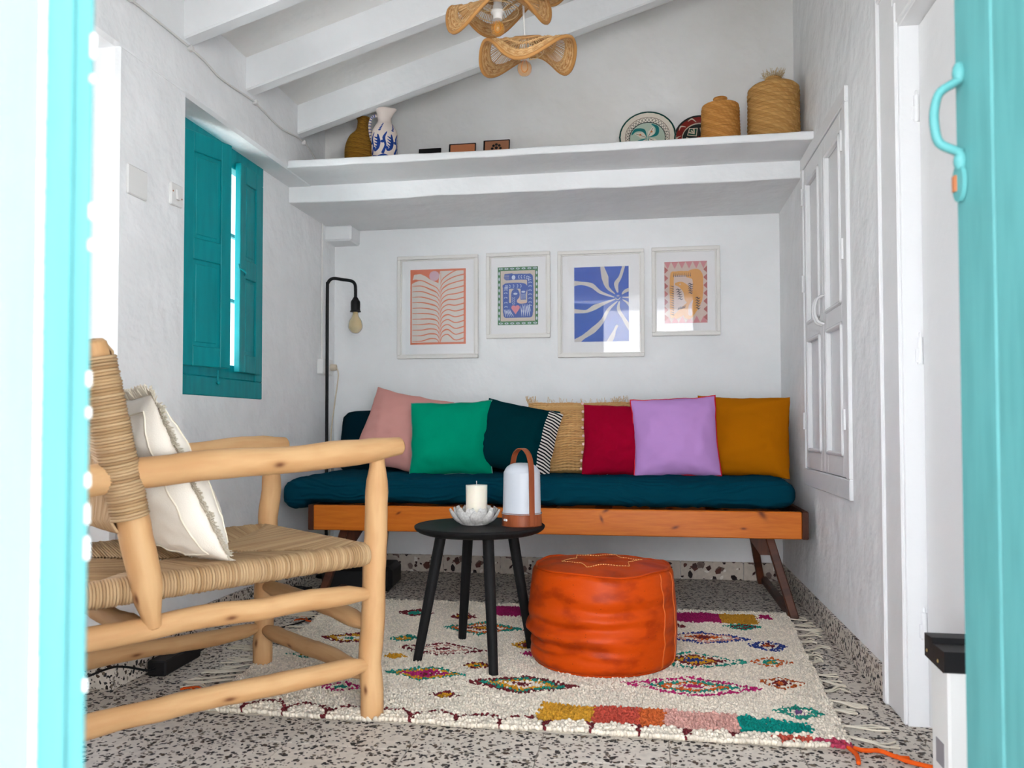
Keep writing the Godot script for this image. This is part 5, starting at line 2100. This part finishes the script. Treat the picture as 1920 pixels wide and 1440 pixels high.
func build_shelf_things() -> void:
	var y := 1.972
	# wicker covered bottle behind the jug
	var t := thing("wicker_bottle", "round brown wicker bottle behind the painted jug", "basket", Vector3(-1.305, y, -3.64), 0.0)
	var g := MB.new()
	coiled(g, [Vector2(0.0, 0.0), Vector2(0.066, 0.0), Vector2(0.080, 0.03), Vector2(0.086, 0.08), Vector2(0.083, 0.125), Vector2(0.066, 0.17), Vector2(0.034, 0.205), Vector2(0.026, 0.25), Vector2(0.03, 0.265), Vector2(0.0, 0.266)], 0.009, 44, 5)
	part("body", g, K.coil_brown, t)
	# painted jug
	t = thing("painted_jug", "white ceramic jug with blue painted leaves on the shelf", "jug", Vector3(-1.175, y, -3.56), 0.0)
	g = MB.new()
	var prof := spath2([Vector2(0, 0), Vector2(0.042, 0.0), Vector2(0.050, 0.008), Vector2(0.055, 0.05), Vector2(0.058, 0.12), Vector2(0.056, 0.165), Vector2(0.045, 0.195), Vector2(0.033, 0.215), Vector2(0.030, 0.235), Vector2(0.033, 0.262), Vector2(0.038, 0.278), Vector2(0.035, 0.279), Vector2(0.028, 0.24), Vector2(0.028, 0.225), Vector2(0.0, 0.21)], 4)
	var rows := []
	for p in prof:
		var row := PackedVector3Array()
		for j in 41:
			var a := TAU * (j % 40) / 40
			var r := p.x
			# pouring lip on the right
			if p.y > 0.24 and p.x > 0.02: r += 0.016 * pow(maxf(0, cos(a)), 8.0) * (p.y - 0.24) / 0.038
			row.append(Vector3(r * cos(a), p.y, -r * sin(a)))
		rows.append(row)
	for i in rows.size():
		for j in rows[i].size(): rows[i][j] *= Vector3(1.05, 0.94, 1.05)
	g.grid(rows, 1, 1, true)
	# v runs by height
	for i in g.uv.size(): g.uv[i] = Vector2(g.uv[i].x, 1.0 - g.v[i].y / 0.28)
	part("body", g, K.glazed_jug, t)
	g = MB.new()
	var hp := smooth_path([Vector3(-0.058, 0.12, 0), Vector3(-0.068, 0.155, 0), Vector3(-0.071, 0.20, 0), Vector3(-0.06, 0.234, 0), Vector3(-0.036, 0.242, 0)], 6)
	g.tube(hp, 0.0065, 9)
	var hd := part("handle", g, K.glaze_white, t)
	for k in 11:
		g = MB.new()
		var i := 1 + k * 2
		if i + 1 >= hp.size(): break
		var d := (hp[i + 1] - hp[i]).normalized()
		g.tube(pth([hp[i] - d * 0.0018, hp[i] + d * 0.0018]), 0.0071, 9)
		part("stripe", g, K.glaze_blue, hd)
	# three small decorated tiles leaning on the wall
	for q in [[-1.023, 0.112, 0.160, K.black_glaze, "black glazed tile, leftmost of the three small tiles on the shelf", 0], [-0.862, 0.132, 0.176, K.terracotta, "plain orange tile with a dark rim on the shelf", 1], [-0.694, 0.128, 0.184, K.terracotta_dull, "brown tile with a black flower motif on the shelf", 2]]:
		t = thing("decorated_tile", q[4], "tile", Vector3(q[0], y, -3.775), 0.0, "small tiles on the shelf")
		t.rotation.x = deg_to_rad(-9)
		g = MB.new()
		g.box(Vector3(0, q[2] / 2, 0), Vector3(q[1], q[2], 0.008), 0.0012)
		part("rim", g, K.black_glaze, t)
		if q[5] > 0:
			g = MB.new()
			g.box(Vector3(0.002, q[2] / 2 - 0.001, 0.0042), Vector3(q[1] - 0.012, q[2] - 0.010, 0.002), 0.0006)
			part("face", g, q[3], t)
		if q[5] == 2:
			g = MB.new()
			for k in 5:
				var a := PI * k / 4.0
				g.ball(Vector3(cos(a) * 0.02, q[2] - 0.045 + sin(a) * 0.02, 0.0058), Vector3(0.007, 0.007, 0.0012), 8, 4)
			g.ball(Vector3(0, q[2] - 0.042, 0.0058), Vector3(0.008, 0.008, 0.0012), 8, 4)
			part("motif", g, K.black_glaze, t)
		elif q[5] == 0:
			g = MB.new()
			g.box(Vector3(0, q[2] * 0.42, 0.0042), Vector3(q[1] - 0.02, q[2] * 0.74, 0.002), 0.0006)
			part("face", g, K.glaze_blue, t)
	# plates standing against the wall
	for q in [[0.02, -3.715, 0.128, K.plate_green, "cream and green painted plate leaning on the wall above the shelf"], [0.252, -3.725, 0.112, K.plate_red, "dark red and green painted plate half hidden by the small basket"]]:
		t = thing("painted_plate", q[4], "plate", Vector3(q[0], y, q[1]), 0.0, "painted plates on the shelf")
		t.rotation.x = deg_to_rad(-14)
		var R: float = q[2]
		g = MB.new()
		var pr := spath2([Vector2(0.0, 0.010), Vector2(R * 0.55, 0.010), Vector2(R * 0.66, 0.014), Vector2(R * 0.74, 0.021), Vector2(R * 0.97, 0.027), Vector2(R, 0.026), Vector2(R * 0.98, 0.022), Vector2(R * 0.72, 0.014), Vector2(R * 0.5, 0.002), Vector2(R * 0.4, 0.0), Vector2(0, 0.003)], 3)
		pr.reverse()
		g.lathe(pr, 56, Vector3(0, R, 0), Basis(Vector3.RIGHT, PI / 2))
		for i in g.uv.size():
			g.uv[i] = Vector2(0.5 + g.v[i].x / R * 0.5, 0.5 - (g.v[i].y - R) / R * 0.5)
		part("dish", g, q[3], t)
	# two lidded baskets
	basket(Vector3(0.333, y, -3.60), 0.084, 0.078, 0.198, 0.0135, K.coil_amber, "small amber coiled grass basket with a stubby lid knob", false)
	basket(Vector3(0.556, y, -3.60), 0.107, 0.104, 0.262, 0.0165, K.coil, "large coiled grass basket with a tufted lid at the shelf end", true)

func basket(at: Vector3, r0: float, r1: float, h: float, pitch: float, m: Material, label: String, tuft: bool) -> void:
	var t := thing("grass_basket", label, "basket", at, 0.4, "lidded baskets on the shelf")
	var g := MB.new()
	coiled(g, [Vector2(0, 0), Vector2(r0 * 0.9, 0.0), Vector2(r0, 0.012), Vector2((r0 + r1) / 2, h * 0.5), Vector2(r1, h - 0.05), Vector2(r1 * 0.9, h - 0.048)], pitch, 64, 7)
	part("body", g, m, t)
	g = MB.new()
	coiled(g, [Vector2(r1 * 0.98, h - 0.05), Vector2(r1 * 1.02, h - 0.042), Vector2(r1 * 1.0, h - 0.012), Vector2(r1 * 0.92, h), Vector2(r1 * 0.5, h + 0.006), Vector2(0.001, h + 0.008)], pitch, 64, 7)
	var lid := part("lid", g, m, t)
	g = MB.new()
	if tuft:
		coiled(g, [Vector2(0.034, h), Vector2(0.032, h + 0.018), Vector2(0.034, h + 0.038), Vector2(0.02, h + 0.05), Vector2(0.001, h + 0.051)], 0.009, 30, 2)
		part("knob", g, m, lid)
		var b := MB.new()
		var gr := RandomNumberGenerator.new()
		gr.seed = 31
		for k in 150:
			var a := gr.randf() * TAU
			var r := 0.032 * sqrt(gr.randf())
			var p := Vector3(cos(a) * r, h + 0.040, sin(a) * r)
			var d := Vector3(cos(a) * r * 0.6, 0.012 + 0.024 * gr.randf(), sin(a) * r * 0.6) + Vector3(gr.randf_range(-1, 1), 0, gr.randf_range(-1, 1)) * 0.008
			b.col = Color(0.62, 0.44, 0.22).lerp(Color(0.72, 0.58, 0.34), gr.randf())
			b.tube(pth([p, p + d * 0.6, p + d + Vector3(gr.randf_range(-1, 1), 0, gr.randf_range(-1, 1)) * 0.004]), 0.0008, 4)
		part("grass_tuft", b, K.straw_cord, lid).set_meta("kind", "stuff")
	else:
		coiled(g, [Vector2(0.030, h), Vector2(0.024, h + 0.012), Vector2(0.024, h + 0.026), Vector2(0.029, h + 0.034), Vector2(0.02, h + 0.037), Vector2(0.001, h + 0.037)], 0.008, 30, 2)
		part("knob", g, m, lid)
# ------------------------------------------------------------------ rattan pendant
func shade(t: Node3D, c: Vector3, tilt: Vector3, R: float, waves: int, amp: float, phase: float, drop: float) -> void:
	# a wavy rattan hat: woven crown, open radial canes, broad woven brim
	var root := Node3D.new()
	root.name = "rattan_shade"
	t.add_child(root, true)
	root.position = c
	root.rotation = tilt
	var gr := RandomNumberGenerator.new()
	gr.seed = int(absf(phase) * 100) + 7
	var surf := func(q: float, a: float) -> Vector3:
		var r := R * q * (1.0 + 0.10 * cos(2 * a + phase))
		var y := -drop * pow(q, 1.6) + amp * pow(q, 2.0) * cos(waves * a + phase)
		return Vector3(cos(a) * r, y, sin(a) * r)
	var tone := func() -> Color:
		return Color(0.46, 0.22, 0.07).lerp(Color(0.68, 0.44, 0.21), gr.randf())
	# crown
	var g := MB.new()
	for i in 7:
		g.col = tone.call()
		var p := PackedVector3Array()
		for k in 40: p.append(surf.call(0.12 + i * 0.035, TAU * k / 40))
		g.tube(p, 0.0042, 5, true)
	part("woven_crown", g, K.rattan, root)
	# radial canes
	g = MB.new()
	for k in 110:
		g.col = tone.call() * 1.05
		var a := TAU * (k + gr.randf_range(-0.25, 0.25)) / 110
		var p := PackedVector3Array()
		for i in 7: p.append(surf.call(0.32 + 0.52 * i / 6.0, a))
		g.tube(p, 0.0011, 4)
	part("canes", g, K.rattan, root).set_meta("kind", "stuff")
	# bands: one narrow in the middle, the broad brim
	for band in [[0.56, 0.60, 2], [0.80, 1.0, 8]]:
		g = MB.new()
		var n: int = band[2]
		for i in n:
			for twin in [0.0, PI]:
				g.col = tone.call()
				var p := PackedVector3Array()
				for k in 120:
					var a := TAU * k / 120
					var q: float = lerpf(band[0], band[1], (i + 0.5) / n)
					var s: Vector3 = surf.call(q + 0.008 * sin(30 * a + twin + i), a)
					p.append(s + Vector3(0, 0.0022 * cos(30 * a + twin + i * PI), 0))
				g.tube(p, 0.0026 if n > 2 else 0.0018, 5, true)
		part("brim" if n > 2 else "middle_band", g, K.rattan, root)
	# rolled edge
	g = MB.new()
	g.col = Color(0.46, 0.22, 0.07)
	var p := PackedVector3Array()
	for k in 120: p.append(surf.call(1.01, TAU * k / 120))
	g.tube(p, 0.0055, 7, true)
	part("rolled_edge", g, K.rattan, root)

func pendant_bulb(t: Node3D, at: Vector3, ring_r: float) -> void:
	var s := Node3D.new()
	s.name = "lamp_holder"
	t.add_child(s, true)
	s.position = at
	var g := MB.new()
	g.lathe(spath2([Vector2(0, 0.075), Vector2(0.012, 0.074), Vector2(0.0125, 0.050), Vector2(0.0145, 0.048), Vector2(0.0145, 0.036), Vector2(0.0205, 0.033), Vector2(0.0205, 0.026), Vector2(0.0145, 0.023), Vector2(0.0135, 0.008), Vector2(0.0125, 0.006), Vector2(0, 0.006)], 2).duplicate(), 24)
	# the profile runs downwards: turn its normals out
	for i in g.n.size(): g.n[i] = -g.n[i]
	for i in range(0, g.ix.size(), 3):
		var sw := g.ix[i]
		g.ix[i] = g.ix[i + 1]
		g.ix[i + 1] = sw
	part("socket", g, K.socket_white, s)
	g = MB.new()
	g.ball(Vector3(0, -0.021, 0), Vector3(0.0215, 0.0225, 0.0215), 20, 14)
	part("bulb", g, K.bulb_amber, s)
	g = MB.new()
	g.tube(smooth_path([Vector3(-0.004, 0.004, 0), Vector3(-0.010, -0.018, 0), Vector3(-0.004, -0.03, 0), Vector3(0.004, -0.03, 0), Vector3(0.010, -0.018, 0), Vector3(0.004, 0.004, 0)], 5), 0.0012, 5)
	part("filament", g, K.filament, s)
	# wire ring and its three stays
	g = MB.new()
	var p := PackedVector3Array()
	for k in 40: p.append(Vector3(cos(TAU * k / 40) * ring_r, 0.03, sin(TAU * k / 40) * ring_r))
	g.tube(p, 0.0016, 6, true)
	for k in 3:
		var a := TAU * k / 3 + 0.5
		for d in [-0.28, 0.28]:
			g.tube(pth([Vector3(cos(a) * 0.015, 0.028, sin(a) * 0.015), Vector3(cos(a + d) * ring_r, 0.03, sin(a + d) * ring_r)]), 0.0011, 5)
	part("ring", g, K.cane_ring, s)

func build_pendant() -> void:
	var t := thing("rattan_pendant", "wavy rattan pendant lamp with amber bulbs hanging from the ceiling", "lamp", Vector3(-0.38, 1.9, -2.34))
	var O := t.position
	shade(t, Vector3(-0.425, 2.055, -2.335) - O, Vector3(0.34, 0.35, 0.18), 0.155, 3, 0.042, 1.571, 0.050)
	shade(t, Vector3(-0.335, 1.928, -2.345) - O, Vector3(0.20, 0.0, -0.05), 0.140, 3, 0.034, -1.571, 0.054)
	shade(t, Vector3(-0.33, 2.16, -2.40) - O, Vector3(0.2, 0.9, 0.25), 0.135, 3, 0.035, 4.0, 0.045)
	pendant_bulb(t, Vector3(-0.422, 1.975, -2.33) - O, 0.062)
	pendant_bulb(t, Vector3(-0.344, 1.857, -2.346) - O, 0.056)
	pendant_bulb(t, Vector3(-0.31, 2.085, -2.42) - O, 0.052)
	# cords up to the ceiling rose
	var top := Vector3(-0.37, ceil_y(-0.37) - 0.02, -2.36)
	for p in [Vector3(-0.422, 2.05, -2.33), Vector3(-0.344, 1.932, -2.346), Vector3(-0.31, 2.16, -2.42)]:
		var g := MB.new()
		g.tube(pth([p - O, top - O]), 0.003, 6)
		part("cord", g, K.white_cord, t)
	var g := MB.new()
	g.lathe(spath2([Vector2(0, -0.03), Vector2(0.03, -0.03), Vector2(0.05, 0.0), Vector2(0.05, 0.03), Vector2(0, 0.03)], 2), 24, top - O)
	part("ceiling_rose", g, K.socket_white, t)

# ------------------------------------------------------------------ floor lamp in the corner
func build_floor_lamp() -> void:
	var B := Vector3(-1.635, 0, -4.02)
	var t := thing("floor_lamp", "black tube floor lamp with a bare globe bulb behind the daybed", "lamp", B)
	var g := MB.new()
	g.lathe(spath2([Vector2(0, 0), Vector2(0.05, 0), Vector2(0.052, 0.004), Vector2(0.05, 0.014), Vector2(0, 0.016)], 2), 32)
	part("base", g, K.black_metal, t)
	g = MB.new()
	g.tube(smooth_path([Vector3(0, 0.012, 0), Vector3(0, 0.5, 0), Vector3(0, 1.0, 0), Vector3(0, 1.48, 0), Vector3(0.004, 1.532, 0), Vector3(0.03, 1.553, 0), Vector3(0.08, 1.546, 0.0), Vector3(0.13, 1.537, 0), Vector3(0.15, 1.52, 0), Vector3(0.154, 1.49, 0), Vector3(0.154, 1.44, 0)], 6), 0.0085, 12)
	part("pole", g, K.black_metal, t)
	g = MB.new()
	g.lathe(spath2([Vector2(0, 1.374), Vector2(0.026, 1.374), Vector2(0.027, 1.38), Vector2(0.0245, 1.386), Vector2(0.0245, 1.425), Vector2(0.018, 1.437), Vector2(0.009, 1.452), Vector2(0, 1.453)], 3), 28, Vector3(0.154, 0, 0))
	part("socket", g, K.black_metal, t)
	g = MB.new()
	g.lathe(spath2([Vector2(0, 1.262), Vector2(0.018, 1.265), Vector2(0.034, 1.285), Vector2(0.037, 1.303), Vector2(0.032, 1.328), Vector2(0.018, 1.352), Vector2(0.013, 1.372), Vector2(0.012, 1.378), Vector2(0, 1.378)], 4), 32, Vector3(0.154, 0, 0))
	part("bulb", g, K.bulb_pale, t)
	g = MB.new()
	g.tube(smooth_path([Vector3(0.150, 1.372, 0), Vector3(0.144, 1.32, 0), Vector3(0.15, 1.295, 0), Vector3(0.158, 1.295, 0), Vector3(0.164, 1.32, 0), Vector3(0.158, 1.372, 0)], 5), 0.0014, 5)
	part("filament", g, K.filament, t)

# ------------------------------------------------------------------ switches, cables, boxes
func build_small_things() -> void:
	# cover plate and switch on the near left wall
	var t := thing("cover_plate", "blank white painted cover plate on the left wall", "plate", Vector3(XN, 1.545, -2.302))
	var g := MB.new()
	g.box(Vector3(0.003, 0, 0), Vector3(0.010, 0.092, 0.10), 0.003)
	part("plate", g, K.white_plastic, t)
	t = thing("light_switch", "small white light switch beside the teal window", "switch", Vector3(XN, 1.565, -2.515))
	g = MB.new()
	g.box(Vector3(0.004, 0, 0), Vector3(0.012, 0.074, 0.07), 0.003)
	part("plate", g, K.white_plastic, t)
	g = MB.new()
	g.box(Vector3(0.012, 0.0, 0), Vector3(0.008, 0.034, 0.018), 0.002, Basis(Vector3.BACK, 0.12))
	part("rocker", g, K.white_plastic, t)
	for y in [-0.026, 0.026]:
		g = MB.new()
		g.ball(Vector3(0.0105, y * 0.3, y), Vector3(0.0015, 0.003, 0.003), 8, 4)
		part("screw", g, K.bare_wood, t)
	# socket box with plug and conduit in the corner
	t = thing("wall_socket", "white double socket box on the left wall beside the floor lamp", "socket", Vector3(XL, 1.095, -4.09))
	for z in [0.036, -0.036]:
		g = MB.new()
		g.box(Vector3(0.016, 0, z), Vector3(0.034, 0.082, 0.07), 0.004)
		part("socket_box", g, K.white_plastic, t)
	g = MB.new()
	g.tube(pth([Vector3(0.033, 0, -0.04), Vector3(0.062, 0, -0.04)]), PackedFloat32Array([0.019, 0.016]), 14)
	part("plug", g, K.cream_cord, t)
	t = thing("cable_conduit", "thin white cable running down the corner to the socket", "cable", Vector3(XL, 0, -4.07))
	g = MB.new()
	g.tube(pth([Vector3(0.005, 1.138, 0.0), Vector3(0.005, 1.5, 0.002), Vector3(0.005, 1.862, 0.0)]), 0.005, 8)
	part("conduit", g, K.white_cord, t)
	t = thing("lamp_cable", "cream lamp cable hanging from the wall socket", "cable", Vector3(XL, 0, -4.13))
	g = MB.new()
	g.tube(smooth_path([Vector3(0.062, 1.095, 0), Vector3(0.078, 1.05, 0.01), Vector3(0.062, 0.9, 0.02), Vector3(0.045, 0.7, 0.03), Vector3(0.05, 0.3, 0.04), Vector3(0.03, 0.004, 0.06)], 6), 0.0035, 6)
	part("cord", g, K.cream_cord, t)
	# cable under the ends of the beams
	t = thing("ceiling_cable", "thin white cable clipped under the beam ends on the left wall", "cable", Vector3(XN, 2.1, -3.0))
	g = MB.new()
	g.tube(smooth_path([Vector3(0.005, -0.005, 1.2), Vector3(0.005, 0.008, 0.42), Vector3(0.005, -0.012, 0.2), Vector3(0.005, 0.004, -0.06), Vector3(0.005, -0.014, -0.3), Vector3(0.005, 0.01, -0.545), Vector3(0.005, -0.03, -0.7), Vector3(0.005, -0.04, -0.8)], 6), 0.0042, 6)
	part("cord", g, K.white_cord, t)
	for z in [0.41, -0.07, -0.55]:
		g = MB.new()
		g.box(Vector3(0.008, 0.004, z), Vector3(0.02, 0.02, 0.022), 0.004)
		part("clip", g, K.white_cord, t)
	# white junction box high on the near left wall
	t = thing("junction_box", "small white junction box high on the near left wall", "box", Vector3(XN, 2.13, -2.22))
	g = MB.new()
	g.box(Vector3(0.01, 0, 0), Vector3(0.028, 0.07, 0.09), 0.006)
	part("box", g, K.white_plastic, t)
	# black power adapter with its cable by the skirting
	t = thing("power_strip", "black power strip lying by the skirting behind the armchair", "power strip", Vector3(-1.515, 0, -2.455), 0.0)
	g = MB.new()
	g.box(Vector3(0, 0.024, 0), Vector3(0.062, 0.048, 0.225), 0.005, Basis(Vector3.UP, 0.05))
	part("body", g, K.black_plastic, t)
	g = MB.new()
	g.tube(smooth_path([Vector3(0.0, 0.024, 0.11), Vector3(0.0, 0.03, 0.15), Vector3(-0.03, 0.06, 0.22), Vector3(-0.036, 0.075, 0.3), Vector3(-0.036, 0.078, 0.5)], 6), 0.0035, 7)
	part("cord", g, K.black_plastic, t)
	t = thing("black_cable", "black cable trailing along the floor under the window", "cable", Vector3(-1.5, 0, -2.9))
	g = MB.new()
	g.tube(smooth_path([Vector3(-0.01, 0.02, 0.33), Vector3(-0.02, 0.006, 0.28), Vector3(-0.04, 0.005, 0.12), Vector3(0.02, 0.005, 0.0), Vector3(0.12, 0.005, -0.08), Vector3(0.16, 0.005, -0.3), Vector3(0.02, 0.005, -0.62), Vector3(-0.06, 0.006, -0.86)], 7), 0.0035, 6)
	part("cord", g, K.black_plastic, t)
	# black bag under the left end of the daybed
	t = thing("black_case", "black case lying on the floor under the left end of the daybed", "case", Vector3(-1.36, 0, -3.80), 0.1)
	g = MB.new()
	g.box(Vector3(0, 0.058, 0), Vector3(0.34, 0.115, 0.24), 0.02)
	part("body", g, K.black_plastic, t)
	g = MB.new()
	g.tube(smooth_path([Vector3(-0.05, 0.11, 0.0), Vector3(-0.04, 0.135, 0.0), Vector3(0.04, 0.135, 0), Vector3(0.05, 0.11, 0)], 5), 0.006, 8)
	part("handle", g, K.black_plastic, t)
	t = thing("coiled_cable", "coil of black cable on the floor beside the black case", "cable", Vector3(-1.60, 0, -3.62))
	g = MB.new()
	var p := PackedVector3Array()
	for k in 60:
		var a := TAU * k / 20.0
		p.append(Vector3(cos(a) * (0.05 + 0.006 * sin(k)), 0.006 + 0.02 * absf(sin(a * 0.5 + k * 0.02)), sin(a) * (0.05 + 0.004 * cos(k * 1.7))))
	g.tube(p, 0.0035, 6)
	part("cord", g, K.black_plastic, t)
	# white heater with a black corner handle beside the entrance door
	t = thing("white_heater", "white slab heater with a black corner handle beside the turquoise door", "heater", Vector3(0.648, 0, -1.815))
	g = MB.new()
	g.box(Vector3(0, 0.159, 0), Vector3(0.10, 0.298, 0.10), 0.005)
	part("casing", g, K.white_plastic, t)
	g = MB.new()
	for s in [-0.03, 0.03]:
		g.box(Vector3(0, 0.006, s), Vector3(0.09, 0.012, 0.02), 0.002)
	part("foot", g, K.black_plastic, t)
	g = MB.new()
	# seen from the left: z to the right is towards the camera
	g.prism(PackedVector2Array([Vector2(-0.06, 0.288), Vector2(0.05, 0.282), Vector2(0.056, 0.285), Vector2(0.056, 0.326), Vector2(-0.01, 0.326), Vector2(-0.018, 0.336), Vector2(-0.06, 0.336)]), 0.115, Vector3(-0.001, 0, 0), Basis(Vector3.BACK, Vector3.UP, Vector3.LEFT))
	part("corner_handle", g, K.black_plastic, t, "black plastic corner handle")
	for q in [[-0.045, 0.302], [0.02, 0.298]]:
		g = MB.new()
		g.ball(Vector3(-0.0588, q[1], q[0]), Vector3(0.0015, 0.004, 0.004), 8, 4)
		part("screw", g, K.brass, t)
	g = MB.new()
	g.box(Vector3(-0.0503, 0.105, 0.0), Vector3(0.0012, 0.05, 0.045))
	part("label", g, K.grey_print, t)
